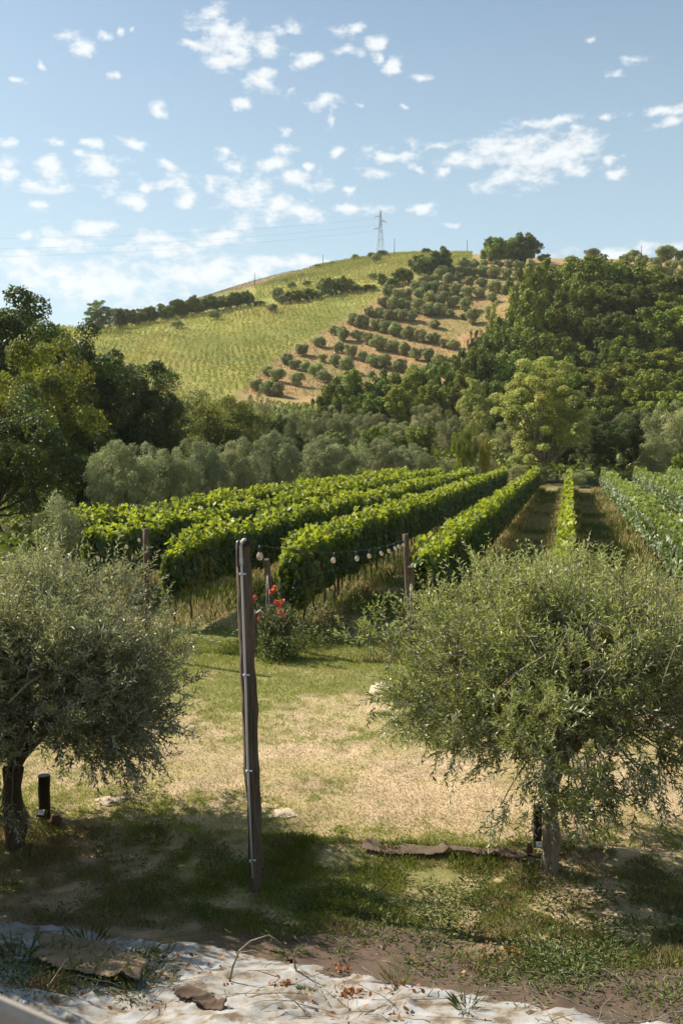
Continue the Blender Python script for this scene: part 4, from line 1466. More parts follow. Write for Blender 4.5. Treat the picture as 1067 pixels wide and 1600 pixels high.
    B.add(V.reshape(-1, 3), (q[None] + (np.arange(n) * 9)[:, None, None]).reshape(-1, 4))
    # leaves in pairs
    pairs = 8
    i = np.repeat(idx, pairs * 2)
    k = np.tile(np.repeat(np.arange(pairs), 2), n)
    side = np.tile(np.tile([1, -1], pairs), n)
    sprt = i >= n - sprouts
    t = (k + .6 + .3 * rng.random(len(i))) / pairs
    keep = rng.random(len(i)) < .94
    i, k, side, t = i[keep], k[keep], side[keep], t[keep]
    ang = k * 1.5708 + ref[i, 0] * 3
    sd_ = (ref[i] * np.cos(ang)[:, None] + ref2[i] * np.sin(ang)[:, None]) * side[:, None]
    A = norm(td[i] * .85 + sd_ * .8 + rng.normal(0, .22, (len(i), 3)) + np.array([0, 0, -.05]))
    Nn = norm(td[i] - sd_ * .5 + rng.normal(0, .4, (len(i), 3)) + np.array([0, 0, .5]))
    L_ = rng.uniform(.055, .092, len(i)) * (1.02 - .28 * t)
    tn = np.clip(.10 + .45 * rng.random(len(i)) + .50 * (.4 + .6 * t) * up_of(tp0[i, 2], cen[2], hz), 0, 1)  # paler upwards: young shoots, plus the sunlit crown top painted into the tint
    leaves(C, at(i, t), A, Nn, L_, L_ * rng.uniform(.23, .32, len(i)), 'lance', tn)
    build('trunk', T, M[barkm], th)
    build('branches', B, M['twig'], th)
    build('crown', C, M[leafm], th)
    return th


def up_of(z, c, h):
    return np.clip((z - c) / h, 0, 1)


XB = hit(860, 1366)
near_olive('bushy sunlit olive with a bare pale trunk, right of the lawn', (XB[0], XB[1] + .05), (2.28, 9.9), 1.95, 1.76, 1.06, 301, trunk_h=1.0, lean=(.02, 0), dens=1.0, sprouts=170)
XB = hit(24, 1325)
near_olive('dense silvery olive with a thick shaded trunk at the left edge', (XB[0], XB[1]), (-3.35, 10.45), 1.88, 1.62, 1.34, 302, trunk_h=.85, r_trunk=.10, dens=1.2, sprouts=120, spl=.6, barkm='bark_dark', leafm='olive_grey')  # darker bark here paints the trunk's shade into its colour
near_olive('unseen olive beyond the left edge, placed there to shade the cloth', (-5.1, 8.6), (-5.0, 8.5), 1.85, 2.0, 1.2, 303, trunk_h=1.0, r_trunk=.12, dens=.95, sprouts=10)  # out-of-view tree, added so its shade dapples cloth and bank

# ------------------------------------------------------------------ posts, pole, string lights
def post(name, label, cat, top, base_depth, w, mat, depth_top=None, seed=1, sides_taper=1.0, group=None):
    pass


def pole_main():
    bx, by, bz = hit(398, 1392)
    top = pt(382, 847, by)
    base = np.array([bx, by, bz])
    th = thing('wooden_pole', 'tall weathered wooden pole with grey conduit standing on the bank', 'pole', base)
    rng = np.random.default_rng(3)
    mb = MB()
    d = top - base
    n = 26
    V = []
    for i in range(n):
        t = i / (n - 1)
        c = d * t + np.array([0, 0, -.25 * (1 - t)])
        c[0] += .012 * math.sin(t * 5.0) + (.014 if t < .335 else 0)
        wx = (.066 if t > .335 else .058) * (1 + .05 * rng.normal())
        wy = .058 * (1 + .05 * rng.normal())
        if t > .93:
            wx *= .93
        k = .016
        a = .25
        pts = [(-wx + k, -wy), (wx - k, -wy), (wx, -wy + k), (wx, wy - k), (wx - k, wy), (-wx + k, wy), (-wx, wy - k), (-wx, -wy + k)]
        for (x, y) in pts:
            V.append((c[0] + x * math.cos(a) - y * math.sin(a) + .0045 * rng.normal(), c[1] + x * math.sin(a) + y * math.cos(a) + .003 * rng.normal(), c[2]))
    q = [(i * 8 + j, i * 8 + (j + 1) % 8, i * 8 + 8 + (j + 1) % 8, i * 8 + 8 + j) for i in range(n - 1) for j in range(8)]
    mb.add(np.array(V), np.array(q))
    mb.F.append((np.array([[(n - 1) * 8 + j for j in range(8)]]), np.array([.5]), 0, False))
    build('post', mb, M['post_wood'], th)
    # conduit down the face towards the camera
    H = np.linalg.norm(d)
    face = lambda px, py: pt(px, py, by - .095) - base
    cm = MB()
    pts = [face(395, 1372), face(389.5, 1250), face(387, 1180), face(384.5, 1080), face(381, 980), face(378.5, 905), face(377, 868)]
    tube(cm, pts, .0105, 8)
    build('conduit', cm, M['pvc'], th)
    em = MB()
    pts = [face(377, 880), face(376.5, 866), face(376.4, 853), face(378, 847), face(381.5, 843.2), face(385, 843.5)]
    tube(em, pts, .0155, 10)
    tube(em, [face(377.2, 884), face(377, 871)], .0185, 10)
    build('conduit_elbow', em, M['pvc'], th)
    for px, py in ((377.8, 897), (383.6, 1055), (387.8, 1205), (393.2, 1345)):
        km = MB()
        c = face(px + 1.2, py)
        box(km, c + np.array([0, .012, 0]), (.062, .012, .014), None, .5, 0, .002)
        box(km, c + np.array([-.02, -.004, 0]), (.010, .030, .022), None, .5, 0, .002)
        box(km, c + np.array([.026, .004, 0]), (.010, .014, .012), None, .5, 0, .002)
        build('pipe_clip', km, M['white_label'], th)
    bm = MB()
    box(bm, face(373, 868) + np.array([0, .02, 0]), (.035, .05, .22), None, .5, 0, .008)
    box(bm, face(379, 849) + np.array([0.0, .05, .0]), (.12, .10, .05), None, .5, 0, .012)
    tube(bm, [face(372, 845), face(371, 860), face(372.5, 880), face(374, 893)], .008, 6)
    tube(bm, [face(385, 844), face(390, 848), face(392, 856)], .009, 6)
    tube(bm, [face(371.5, 850), face(379, 843) + np.array([0, .05, 0]), face(391, 847) + np.array([0, .06, 0])], .010, 6)
    build('junction_box', bm, M['black'], th)
    return top


POLE_TOP = pole_main()


def plain_post(label, px_top, py_top, px_base, depth, w, name='wooden_post', mat='post_wood', cap=None):
    top = pt(px_top, py_top, depth)
    bxy = pt(px_base, 900, depth)[:2]
    b = np.array([bxy[0], bxy[1], z1(*bxy)])
    th = thing(name, label, 'post', b)
    mb = MB()
    rng = np.random.default_rng(int(px_top))
    t = np.linspace(0, 1, 12)[:, None]
    P = (top - b) * t + np.array([0, 0, -.15]) * (1 - t) + rng.normal(0, .004, (12, 3))
    tube(mb, P, w / 2 * (1 + .05 * rng.normal(size=12)), 9)
    build('post', mb, M[mat], th)
    return th, top, b


th2, P2, b2 = plain_post('round brown post where the string lights end, before the yellow-topped vines', 633, 835, 646, 19.6, .125)
mb = MB()
for hh in (1.25, .95, .62):
    c = (P2 - b2) * (hh / np.linalg.norm(P2 - b2))
    a = np.linspace(0, 2 * np.pi, 13)
    tube(mb, np.stack([c[0] + .072 * np.cos(a), c[1] + .072 * np.sin(a), c[2] + .01 * np.sin(a * 2)], -1), .006, 5)
build('tie_wire', mb, M['wire'], th2)
th3, P3, b3 = plain_post('round brown post rising above the left olive among the vines', 228, 826, 231, 19.6, .118)


def string_lights(label, A, Bp, sag, bulbs, extra=None):
    """bulbs: fractions along the cable"""
    A, Bp = np.asarray(A, float), np.asarray(Bp, float)
    t = np.linspace(0, 1, 40)
    P = A + (Bp - A) * t[:, None]
    P[:, 2] -= sag * 4 * t * (1 - t)
    th = thing('string_lights', label, 'string lights', A)
    mb = MB()
    tube(mb, P - A, .0045, 5)
    build('cable', mb, M['cable'], th)
    rng = np.random.default_rng(7)
    sm, gm, fm = MB(), MB(), MB()
    tube(sm, [(0, 0, .0), (0, 0, -.018), (0, 0, -.05), (0, 0, -.065)], [.006, .016, .017, .014], 10)
    prof = [(-.062, .012), (-.070, .016), (-.082, .024), (-.098, .030), (-.114, .0315), (-.130, .027), (-.142, .016), (-.146, .004)]
    tube(gm, [(0, 0, z) for z, r in prof], [r for z, r in prof], 14, cap=False)
    for k in range(4):
        a = k * 1.57
        tube(fm, [(.003 * math.cos(a), .003 * math.sin(a), -.066), (.009 * math.cos(a), .009 * math.sin(a), -.10), (.006 * math.cos(a), .006 * math.sin(a), -.125)], .0022, 5)
    S_, G_, F_ = sm.mesh('socket', M['black']), gm.mesh('glass', M['glass']), fm.mesh('filament', M['amber'])
    for f in bulbs:
        p = A + (Bp - A) * f
        p[2] -= sag * 4 * f * (1 - f)
        s = obj('bulb', S_, th, p - A, rng.random() * 6)
        s.rotation_euler = (rng.normal(0, .18), rng.normal(0, .18), rng.random() * 6)
        obj('glass', G_, s)
        obj('filament', F_, s)
    return th


A0 = pt(389, 849, POLE_TOP[1])
B0 = pt(635, 840, 19.5)
string_lights('string of clear bulbs hanging from the conduit pole to the post before the vines', A0, B0, .17, (.035, .36, .50, .605, .695, .775, .84, .90, .945))
string_lights('short string of bulbs left of the post above the left olive', pt(226, 830, 19.5), pt(60, 860, 15.5), .22, (.06, .19, .5, .8))

# small stake by the rose
th4, P4, b4 = plain_post('thin grey stake beside the rose bush', 399, 956, 398, 19.8, .085, 'stake')
mb = MB()
tube(mb, [P4 - b4 + np.array([.02, -.05, -.02]), P4 - b4 + np.array([.10, -.06, .05]), P4 - b4 + np.array([.16, -.05, -.02])], .012, 5)
build('white_tie', mb, M['white_label'], th4)


def rose_bush():
    x, y, z = hit(430, 1020)
    y = 19.9
    x = pt(430, 1000, y)[0]
    z = z1(x, y)
    rng = np.random.default_rng(15)
    th = thing('rose_bush', 'rose bush with coral red blooms behind the wooden pole', 'rose bush', (x, y, z))
    st, lf, fl = MB(), MB(), []
    for i in range(26):
        a = rng.random() * 6.28
        tip = np.array([math.cos(a) * rng.uniform(.1, .42), math.sin(a) * .3 * rng.random(), rng.uniform(.7, 1.15)])
        P = limb_path((0.02 * i - .25, 0, 0), tip, rng, 6, .06, 0)
        tube(st, P, np.linspace(.010, .004, 6), 5)
        for q in range(46):
            t = rng.uniform(.15, 1)
            p = np.array([np.interp(t, np.linspace(0, 1, 6), P[:, k]) for k in range(3)]) + rng.normal(0, .07, 3)
            fl.append(p)
    fl = np.array(fl)
    fl[:, 2] = np.maximum(fl[:, 2], .03)
    n = len(fl)
    leaves(lf, fl, rng.normal(size=(n, 3)), rng.normal(size=(n, 3)) + np.array([0, 0, .8]), rng.uniform(.05, .09, n), rng.uniform(.035, .06, n), 'oval', rng.random(n))
    build('stems', st, M['twig'], th)
    build('leaves', lf, M['rose_leaf'], th)
    g = lambda px, py, dy=0: pt(px, py, y - .25 + dy) - np.array([x, y, z])
    for px, py, s in ((398, 934, 1), (429, 919, 1.1), (424, 924, 1.0), (434, 942, 1.1), (437, 945, .9), (442, 939, .9), (438, 956, 1.1), (446, 962, .6), (431, 940, .8), (404, 966, .6)):
        bm = MB()
        c = g(px, py)
        k = 26
        d = norm(rng.normal(size=(k, 3)) + np.array([0, -.3, .5]))
        leaves(bm, c + d * .010 * s, d, norm(rng.normal(size=(k, 3))), .050 * s, .050 * s, 'oval', rng.random(k))
        tube(bm, [c, c + np.array([0, .02, -.12])], .004, 4, .1)
        build('bloom', bm, M['petal'], th)


rose_bush()


def weeds(name, label, pts, seed, hgt, mat='weed', leafl=.10, n_per=60, spread=.25):
    rng = np.random.default_rng(seed)
    mb = MB()
    for (x, y, s) in pts:
        n = int(n_per * s)
        a = rng.random(n) * 6.28
        rr = spread * s * np.sqrt(rng.random(n))
        X, Y = x + rr * np.cos(a), y + rr * np.sin(a)
        h = rng.random(n) ** 1.4 * hgt * s
        P = np.stack([X, Y, zf(X, Y) + h], -1)
        A = np.stack([np.cos(a) * .7, np.sin(a) * .7, rng.uniform(-.2, 1.0, n)], -1)
        l = leafl * rng.uniform(.5, 1.2, n)
        leaves(mb, P, A, rng.normal(size=(n, 3)) + np.array([0, 0, 1.0]), l, l * .28, 'oval', rng.random(n))
    tag(build(name, mb, M[mat]), label, 'weeds', None, 'stuff')


_r = np.random.default_rng(66)
PT = []
for k in range(150):          # strip under and between the first rows
    u, s = _r.choice([-6.2, -5.4, -3.1]) + _r.normal(0, .35), 20.0 + 7 * _r.random() ** 1.5
    PT.append((*row_xy(u, s), _r.uniform(.6, 1.3)))
for k in range(60):
    u, s = -6.3 + _r.normal(0, .35), 20 + 20 * _r.random()
    PT.append((*row_xy(u, s), _r.uniform(.6, 1.2)))
weeds('row_weeds', 'mixed weeds and dry grass at the near ends of the vine rows', PT, 5, .30, leafl=.10, n_per=80, spread=.36)
PT = [(pt(418 + 5 * i, 1000, 19.4)[0], 19.4 + .1 * (i % 3), 1) for i in range(8)]
weeds('rose_weeds', 'leafy green weeds at the foot of the rose bush', PT, 6, .5, leafl=.11, n_per=80, spread=.22)
PT = []
for _ in range(90):
    _p = hit(_r.uniform(-20, 240), _r.uniform(1500, 1565))
    PT.append((_p[0], _p[1], _r.uniform(.5, 1.3)))
PT += [(_r.uniform(-3.2, 3.6), _r.uniform(8.3, 10.4), _r.uniform(.4, 1.0)) for _ in range(150)]
for _ in range(110):
    _p = hit(_r.uniform(640, 1080), _r.uniform(1380, 1540))
    PT.append((_p[0], _p[1], _r.uniform(.5, 1.1)))
for _ in range(90):
    _px = _r.uniform(420, 1080)
    _p = hit(_px, np.interp(_px, [400, 620, 760, 900, 1080], [1470, 1485, 1530, 1560, 1560]) + _r.normal(0, 22))
    PT.append((_p[0], _p[1], _r.uniform(.3, .9)))
for _ in range(45):
    _p = hit(_r.normal(880, 42), _r.normal(1515, 16))
    PT.append((_p[0], _p[1], _r.uniform(.9, 1.7)))
for _ in range(30):
    _p = hit(_r.uniform(560, 760), _r.uniform(1400, 1480))
    PT.append((_p[0], _p[1], _r.uniform(.7, 1.3)))
weeds('bank_weeds', 'low broad-leaved weeds dotted over the shaded bank', PT, 8, .12, leafl=.05, n_per=42, spread=.16)


# ------------------------------------------------------------------ lamps and stakes by the olives
def low_stake(label, px, py0, py1, depth, w, side):
    bx = pt(px, py1, depth)
    b = np.array([bx[0], depth, z1(bx[0], depth)])
    top = pt(px, py0, depth)
    th = thing('short_post', label, 'post', b)
    mb = MB()
    H = top[2] - b[2]
    rng = np.random.default_rng(int(px))
    t = np.linspace(0, 1, 8)[:, None]
    tube(mb, np.array([0, 0, H + .1]) * t + np.array([0, 0, -.1]) + rng.normal(0, .003, (8, 3)), w / 2, 8)
    build('post', mb, M['stake'], th)
    cm = MB()
    tube(cm, [(0, 0, H - .012), (0, 0, H + .006)], w / 2 + .004, 8)
    build('top_band', cm, M['black'], th)
    return th, b, H


s1, bS1, _h = low_stake('short dark post standing behind the trunk of the right olive', 839, 1259, 1340, 10.25, .095, 1)
s2, bS2, _h = low_stake('short dark post standing right of the left olive trunk', 71, 1212, 1300, 10.95, .13, -1)


def lamp(label, px, py, depth, yaw):
    c = pt(px, py, depth)
    g = z1(c[0], c[1])
    th = thing('garden_spotlight', label, 'spotlight', (c[0], c[1], g), 'garden spotlights beside the short posts', yaw)
    h = c[2] - g
    hb, lb, br = MB(), MB(), MB()
    R = rotm('x', -.5)
    box(hb, (0, 0, h), (.105, .05, .085), R, .5, 0, .010)
    for i in range(5):
        box(hb, np.array([-.04 + .02 * i, 0, h]) + R @ np.array([0, .034, 0]), (.006, .022, .070), R)
    build('housing', hb, M['black'], th)
    box(lb, np.array([0, 0, h]) + R @ np.array([0, -.027, .008]), (.078, .004, .056), R, .5, 0, .001)
    build('glass_front', lb, M['white_label'], th)
    tube(br, [(-.06, 0, h), (-.062, 0, h - .06), (0, 0, h - .075), (.062, 0, h - .06), (.06, 0, h)], .006, 6)
    tube(br, [(0, 0, h - .075), (0, 0, -.05)], .010, 6)
    build('bracket', br, M['black'], th)


lamp('black garden spotlight with a pale front behind the right olive trunk', 842, 1321, 10.12, .1)
lamp('black garden spotlight with a pale front by the left short post', 66, 1271, 10.75, -.2)


def lump(name, label, cat, px, py, s, mat, seed, lump_=.35, zoff=0.0, rot=0):
    x, y, z = hit(px, py)
    mb = MB()
    sphere(mb, (0, 0, 0), 1.0, 26, 18, s, lump_ * .35, rng=np.random.default_rng(seed))
    V = mb.V[0]
    nz = fbm(V[:, 0] * 3 + seed, V[:, 1] * 3 + V[:, 2] * 2, .5, seed, 3) - .5
    mb.V[0] = V * (1 + lump_ * nz[:, None])
    o = build(name, mb, M[mat], None, (x, y, z + zoff))
    o.rotation_euler = (0, 0, rot)
    return tag(o, label, cat)


lump('terracotta_stone', 'round brown stone leaning beside the right short post', 'stone', 826, 1336, (.042, .042, .07), 'brick', 3, zoff=.04)
lump('grey_stone', 'small grey stone under the round brown one by the right post', 'stone', 829, 1346, (.045, .05, .035), 'stone', 4)
lump('dark_stone', 'brown block beside the left short post', 'stone', 88, 1288, (.07, .07, .075), 'brick', 5, .9, zoff=.03)
lump('flat_stone', 'flat pale stone slab lying in the grass near the left olive', 'stone', 176, 1252, (.20, .16, .026), 'stone', 6, 1.3)
lump('flat_stone', 'flat pale stone sunk in the lawn right of the wooden pole', 'stone', 444, 1272, (.18, .15, .016), 'stone', 7, 1.3)
lump('sand_mound', 'pale heap of stone and sand half behind the right olive crown', 'stone', 612, 1085, (.36, .46, .15), 'stone', 8, 1.1)
for i, (px, py, t) in enumerate([(720, 1500, 'tiny white stone on the sunny bank'), (446, 1452, 'tiny pale pebble on the shaded bank'), (690, 1450, 'tan pebble among the bank weeds')]):
    lump('pebble', t, 'pebble', px, py, (.022, .02, .012), 'stone', 20 + i)


# ------------------------------------------------------------------ cloth, fabric, burlap, timber
def sheet(name, label, cat, outline, mat, seed, off, amp, res=.035, group=None, thick=.006):
    """cloth lying on the ground: outline given as ground points, rumpled, with thickness"""
    G = np.array([hit(px, py)[:2] for px, py in outline])
    x0, y0 = G.min(0) - .05
    x1, y1 = G.max(0) + .05
    xs, ys = np.arange(x0, x1, res), np.arange(y0, y1, res)
    X, Y = np.meshgrid(xs, ys)
    xe = X + (fbm(X, Y, .5, seed + 3, 3) - .5) * .22
    ye = Y + (fbm(X, Y, .5, seed + 4, 3) - .5) * .22
    ins = np.zeros(X.shape, bool)
    n = len(G)
    for i in range(n):
        (ax, ay), (bx, by) = G[i], G[(i + 1) % n]
        c = ((ay > ye) != (by > ye)) & (xe < (bx - ax) * (ye - ay) / (by - ay + 1e-9) + ax)
        ins ^= c
    w = np.abs(fbm(X * .8 + Y * .35, Y * 1.7 + X * .3, .6, seed, 3) - .5) * 2
    fold = (1 - np.clip(w * 3.4, 0, 1)) ** 2
    Z = zf(X, Y) + off + amp * .75 * (fbm(X, Y, .6, seed + 1, 2) - .35) + amp * .8 * fold ** 2 + .008 * fbm(X, Y, .09, seed + 2, 2)
    ny, nx = X.shape
    ids = -np.ones(X.shape, int)
    ids[ins] = np.arange(ins.sum())
    V = np.stack([X[ins], Y[ins], Z[ins]], -1)
    a, b, c, d = ids[:-1, :-1], ids[:-1, 1:], ids[1:, 1:], ids[1:, :-1]
    ok = (a >= 0) & (b >= 0) & (c >= 0) & (d >= 0)
    q = np.stack([a[ok], b[ok], c[ok], d[ok]], -1)
    mb = MB()
    mb.add(V, q, smooth=True)
    o = build(name, mb, M[mat])
    md = o.modifiers.new('thickness', 'SOLIDIFY')
    md.thickness = thick
    md.offset = -1
    return tag(o, label, cat, group)


sheet('white_cloth', 'rumpled white ground cloth spread over the bank along the bottom edge', 'ground cloth',
      [(-160, 1445), (40, 1450), (150, 1462), (270, 1478), (400, 1496), (520, 1520), (640, 1545), (760, 1566), (880, 1586), (1010, 1612), (1150, 1640), (1100, 1760), (500, 1800), (-220, 1800)], 'cloth', 41, .018, .050, .025)
sheet('brown_fabric', 'dark brown landscape fabric showing between the grass and the white cloth', 'landscape fabric',
      [(400, 1470), (520, 1462), (600, 1455), (690, 1470), (740, 1500), (860, 1530), (1000, 1520), (1180, 1515), (1180, 1640), (1000, 1620), (800, 1590), (640, 1560), (520, 1535), (430, 1510)], 'brown_cloth', 43, .012, .035)


sheet('fabric_hem', 'rumpled brown fabric hem lying on the bank crest right of the pole', 'landscape fabric',
      [(556, 1322), (650, 1326), (760, 1333), (838, 1336), (836, 1343), (760, 1345), (700, 1339), (650, 1340), (560, 1332)], 'hem_cloth', 61, .035, .06, .015)


sheet('burlap_sheet', 'long lumpy tan burlap lying across the white cloth at lower left', 'burlap',
      [(52, 1486), (95, 1476), (150, 1488), (200, 1505), (245, 1520), (238, 1552), (180, 1548), (120, 1534), (60, 1516)], 'tan', 51, .08, .085, .02, 'tan burlap on the white cloth')
sheet('burlap_sheet', 'short dark brown burlap fold poking out from the white cloth at the bottom', 'burlap',
      [(272, 1568), (300, 1563), (340, 1573), (362, 1584), (352, 1596), (310, 1588), (278, 1578)], 'brown_cloth', 57, .05, .07, .014, 'tan burlap on the white cloth')


def timber():
    # a rail of the terrace from which the picture is taken, close by and out of focus
    a, b = pt(-150, 1500, 1.05), pt(210, 1655, 1.32)
    th = thing('timber_rail', 'pale weathered timber rail out of focus at the lower left corner', 'rail', (a + b) / 2)
    o = (a + b) / 2
    d = b - a
    L = np.linalg.norm(d)
    ang = math.atan2(d[1], d[0])
    el = math.asin(d[2] / L)
    R = rotm('z', ang) @ rotm('y', -el)
    mb = MB()
    box(mb, (0, 0, -.05), (L * 2.2, .11, .085), R, .5, 0, .010)
    build('rail', mb, M['pale_wood'], th)
    for k in (-.55, .75):
        p = o + d * k
        g = z1(p[0], p[1])
        pm = MB()
        box(pm, p - o + np.array([0, 0, -(p[2] - g) / 2 - .07]), (.09, .09, p[2] - g - .02), rotm('z', ang), .5, 0, .008)
        build('support', pm, M['pale_wood'], th)


timber()


# dry twigs, arching stalks, fallen leaves on the cloth
def litter():
    rng = np.random.default_rng(12)
    cl = [(530, 1525, 9, 30), (545, 1565, 12, 45), (440, 1550, 10, 25), (100, 1545, 35, 110), (60, 1550, 16, 50), (270, 1502, 14, 22), (240, 1535, 12, 25), (480, 1585, 20, 18), (620, 1590, 14, 14), (800, 1500, 12, 60), (780, 1492, 20, 40), (640, 1555, 20, 20), (330, 1540, 70, 26), (560, 1540, 110, 40), (180, 1540, 60, 50)]
    px = np.concatenate([rng.normal(a, c, m_) for a, b, c, m_ in cl])
    py = np.concatenate([rng.normal(b, c * .35, m_) for a, b, c, m_ in cl])
    n = len(px)
    P = np.array([hit(a, min(b, 1620)) for a, b in zip(px, py)])
    P[:, 2] += .045 + .03 * rng.random(n)
    mb = MB()
    l = rng.uniform(.015, .05, n)
    leaves(mb, P, rng.normal(size=(n, 3)), rng.normal(size=(n, 3)) + np.array([0, 0, 1.2]), l, l * .65, 'oval', rng.random(n))
    tag(build('fallen_leaves', mb, M['dead_leaf']), 'rust brown fallen leaves scattered on the cloth', 'dead leaves', None, 'stuff')
    tw = MB()
    for i in range(190):
        a, b = rng.uniform(-20, 1080), 1460 + 130 * rng.random()
        p = np.array(hit(a, min(1610, b + (a - 300) * .1))) + np.array([0, 0, .05])
        L = rng.uniform(.08, .40)
        e = p + np.array([rng.normal(0, 1), rng.normal(0, .6), .25 * rng.random()]) * L
        tube(tw, limb_path(p, e, rng, 5, .12, -.2), np.linspace(.0035, .0015, 5), 4)
    tag(build('dry_twigs', tw, M['twig']), 'thin dry twigs lying on the cloth and the fabric', 'twigs', None, 'stuff')


litter()
for i, (pts, t) in enumerate([
        ([(358, 1540), (364, 1510), (374, 1486), (392, 1470), (420, 1461), (440, 1474)], 'long dry stalk arching over the white cloth below the pole'),
        ([(467, 1530), (461, 1510), (459, 1492), (464, 1482)], 'short upright dry stalk at the edge of the white cloth'),
        ([(20, 1520), (35, 1510), (10, 1508), (-10, 1515)], 'curled dry stalk beside the burlap roll at the left edge'),
        ([(72, 1556), (78, 1540), (92, 1518), (106, 1498)], 'bent dry stalk in front of the long burlap roll')]):
    x, y, z = hit(*pts[0])
    y0 = y
    P = [pt(px, py, y0 - .02 * k) for k, (px, py) in enumerate(pts)]
    P[0] = np.array([x, y, z])
    mb = MB()
    tube(mb, np.array(P) - P[0], np.linspace(.009, .004, len(P)), 6)
    tag(build('dry_stalk', mb, M['twig'], None, P[0]), t, 'stalk', 'dry stalks standing on the bank')


def tufts():
    spots = [(140, 1480, .2, 'green grass tuft growing through the cloth behind the burlap roll'), (30, 1505, .24, 'broad green tuft at the left end of the long burlap roll'),
             (620, 1545, .16, 'pale yellow grass tuft on the white cloth'), (255, 1500, .12, 'small green tuft on the white cloth beside the arching stalk'),
             (730, 1585, .15, 'green tuft in the torn hole of the white cloth'), (90, 1545, .14, 'low leafy tuft in front of the long burlap roll'),
             (210, 1545, .15, 'leafy tuft at the right end of the long burlap roll'), (480, 1560, .09, 'tiny leafy sprig on the white cloth')]
    rng = np.random.default_rng(8)
    for px, py, s, t in spots:
        x, y, z = hit(px, py)
        n = 44
        a = rng.random(n) * 6.28
        rr = s * .55 * np.sqrt(rng.random(n))
        P = np.stack([rr * np.cos(a), rr * np.sin(a), 0 * a + .01], -1)
        A = np.stack([np.cos(a) * rng.random(n) * .8, np.sin(a) * rng.random(n) * .8, np.ones(n)], -1)
        mb = MB()
        leaves(mb, P, A, np.stack([np.cos(a), np.sin(a), .2 + 0 * a], -1), s * rng.uniform(.25, .95, n), .004, 'blade', (.9 if 'yellow' in t else .5) + .4 * (rng.random(n) - .3))
        tag(build('grass_tuft', mb, M['weed'], None, (x, y, z + .03)), t, 'grass tuft', 'grass tufts growing through the cloth')


tufts()
# orange marigold flecks and leaves in the right olive and on the bank
mb = MB()
rr = np.random.default_rng(9)
for px, py, dep in ((706, 1058, 9.0), (722, 1062, 9.0), (919, 1025, 8.6), (795, 1066, 8.6), (990, 1132, 8.6)):
    c = pt(px, py, dep)
    leaves(mb, np.repeat(c[None], 3, 0) + rr.normal(0, .008, (3, 3)), rr.normal(size=(3, 3)), rr.normal(size=(3, 3)), .035, .018, 'oval', rr.random(3))
tag(build('yellowed_leaves', mb, M['orange']), 'few orange withered leaves caught in the right olive', 'dead leaves', None, 'stuff')


# ------------------------------------------------------------------ pylon, utility poles, power lines
def pylon(label, px, r, top_py):
    x, y, z = at_r(px, r)
    H = z_at(px, top_py, r) - z
    th = thing('power_pylon', label, 'pylon', (x, y, z), None, .25)
    lw = .085

    def half(h):
        return np.interp(h / H, [0, .55, .70, .88, 1.0], [1.75, .78, .52, .42, .12]) * H / 24

    def corner(k, h):
        w = half(h)
        return np.array([w * (1 if k in (0, 3) else -1), w * (1 if k in (0, 1) else -1), h])
    for k in range(4):
        mb = MB()
        hs = np.linspace(-.3, H, 12)
        tube(mb, [corner(k, h) for h in hs], lw, 4, smooth=False)
        build('leg', mb, M['steel'], th)
    mb = MB()
    hs = [0, .14, .26, .37, .47, .56, .63, .70, .76, .82, .88, .94]
    hs = [h * H for h in hs] + [H]
    for a, b in zip(hs[:-1], hs[1:]):
        for k in range(4):
            j = (k + 1) % 4
            tube(mb, [corner(k, a), corner(j, b)], lw * .55, 3, smooth=False)
            tube(mb, [corner(j, a), corner(k, b)], lw * .55, 3, smooth=False)
    for f in (.37, .56, .70, .88):
        for k in range(4):
            tube(mb, [corner(k, f * H), corner((k + 1) % 4, f * H)], lw * .8, 3, smooth=False)
    build('lattice', mb, M['steel'], th)
    ends = []
    for s, f, L in ((-1, .86, 3.2), (1, .765, 3.3), (-1, .60, 3.7)):
        mb = MB()
        tip = np.array([s * L * H / 24, 0, f * H])
        for sy in (-1, 1):
            w = half(f * H)
            tube(mb, [np.array([s * w, sy * w, f * H]), tip], lw * .7, 4, smooth=False)
            tube(mb, [np.array([s * w, sy * w, (f + .035) * H]), tip], lw * .7, 4, smooth=False)
            m = (np.array([s * w, sy * w, f * H]) + tip) / 2
            tube(mb, [m, np.array([s * w, sy * w, (f + .035) * H])], lw * .5, 3, smooth=False)
        arm = build('crossarm', mb, M['steel'], th)
        im = MB()
        n = 8
        tube(im, [tip - np.array([0, 0, .14 * i]) for i in range(n)], [.06, .13, .06, .13, .06, .13, .06, .10], 6)
        build('insulator', im, M['steel'], arm)
        c, sn = math.cos(.25), math.sin(.25)
        ends.append(np.array([x + tip[0] * c - tip[1] * sn, y + tip[0] * sn + tip[1] * c, z + tip[2] - 1.0]))
    return ends


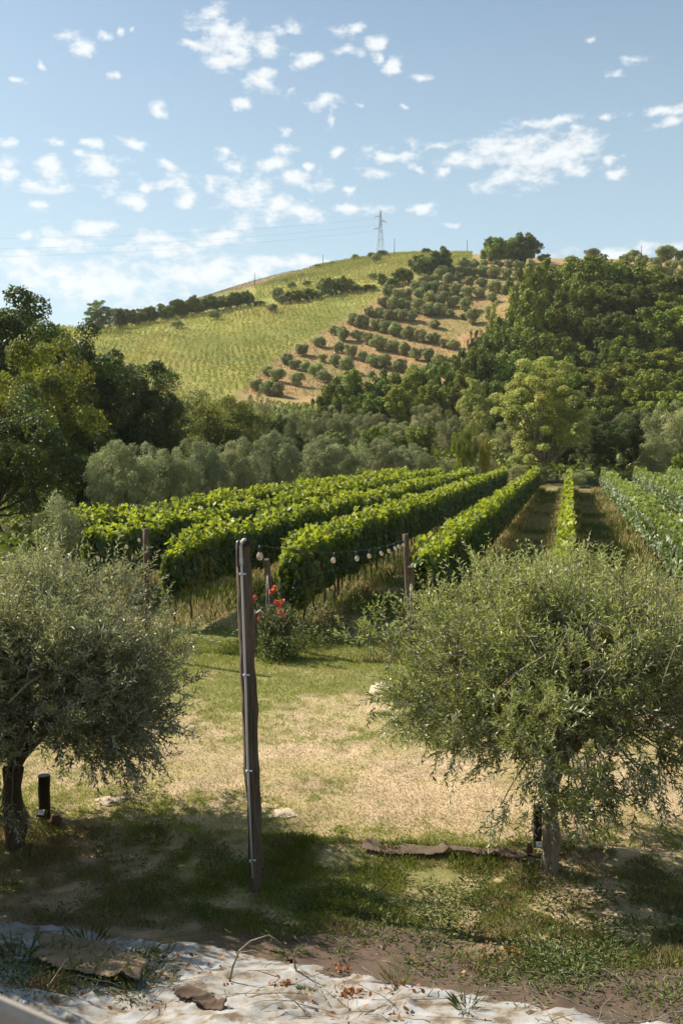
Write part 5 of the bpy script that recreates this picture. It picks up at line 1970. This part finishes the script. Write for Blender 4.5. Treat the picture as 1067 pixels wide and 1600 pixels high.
ENDS = pylon('steel lattice pylon with three arms on the hilltop', 593.5, 520, 329)
FAR_L = [z_at(-420, 366, 470), z_at(-420, 388, 470), z_at(-420, 402, 470)]
for e, zl, t in zip(ENDS, FAR_L, ('top', 'middle', 'lowest')):
    d = px_dir(-420, 700)
    h = math.hypot(d[0], d[1])
    b = np.array([d[0] / h * 470, d[1] / h * 470, zl])
    tt = np.linspace(0, 1, 50)[:, None]
    P = e + (b - e) * tt
    P[:, 2] -= 9.5 * 4 * (tt * (1 - tt))[:, 0] * .55
    mb = MB()
    tube(mb, P - e, .028, 4)
    tag(build('power_line', mb, M['steel'], None, e), '%s power line running left from the pylon across the sky' % t, 'power line', 'power lines across the left sky')


def utility(label, px, r, top, arm=False):
    x, y, z = at_r(px, r)
    H = z_at(px, top, r) - z
    th = thing('utility_pole', label, 'utility pole', (x, y, z))
    mb = MB()
    tube(mb, [(0, 0, -.3), (0, 0, H * .5), (0, 0, H)], [.16, .13, .10], 8)
    build('post', mb, M['stake'], th)
    im = MB()
    for s in (-.25, .25):
        tube(im, [(0, 0, H - .25), (s, 0, H - .20), (s, 0, H - .02)], .035, 5)
    build('insulator', im, M['steel'], th)


utility('slim dark utility pole just right of the pylon', 615, 505, 373)
utility('slim dark utility pole on the skyline above the grove', 727, 495, 375)
utility('dark utility pole above the right-hand wood', 995.5, 430, 385)
utility('short utility pole at the far right skyline', 1048, 440, 396)
utility('short utility pole on the bare ridge left of the pylon', 505, 500, 398)
utility('lowest utility pole on the bare left ridge', 399.5, 470, 426)


# ------------------------------------------------------------------ thin summer haze
def haze():
    mb = MB()
    V = np.array([(x, y, z) for z in (-3.0, 175.0) for y in (-1700, 1700) for x in (-1700, 1700)], float)
    mb.add(V, np.array([(0, 2, 3, 1), (4, 5, 7, 6), (0, 1, 5, 4), (2, 6, 7, 3), (0, 4, 6, 2), (1, 3, 7, 5)]))
    m = Mat('haze')
    v = m.new('VolumePrincipled')
    v.inputs['Color'].default_value = (.90, .94, 1.0, 1)
    v.inputs['Density'].default_value = 0.00009
    v.inputs['Anisotropy'].default_value = 0.3
    m.L.new(v.outputs[0], m.out.inputs[1])
    tag(build('haze', mb, m.m), 'thin summer haze over the valley', 'haze', None, 'stuff')


haze()
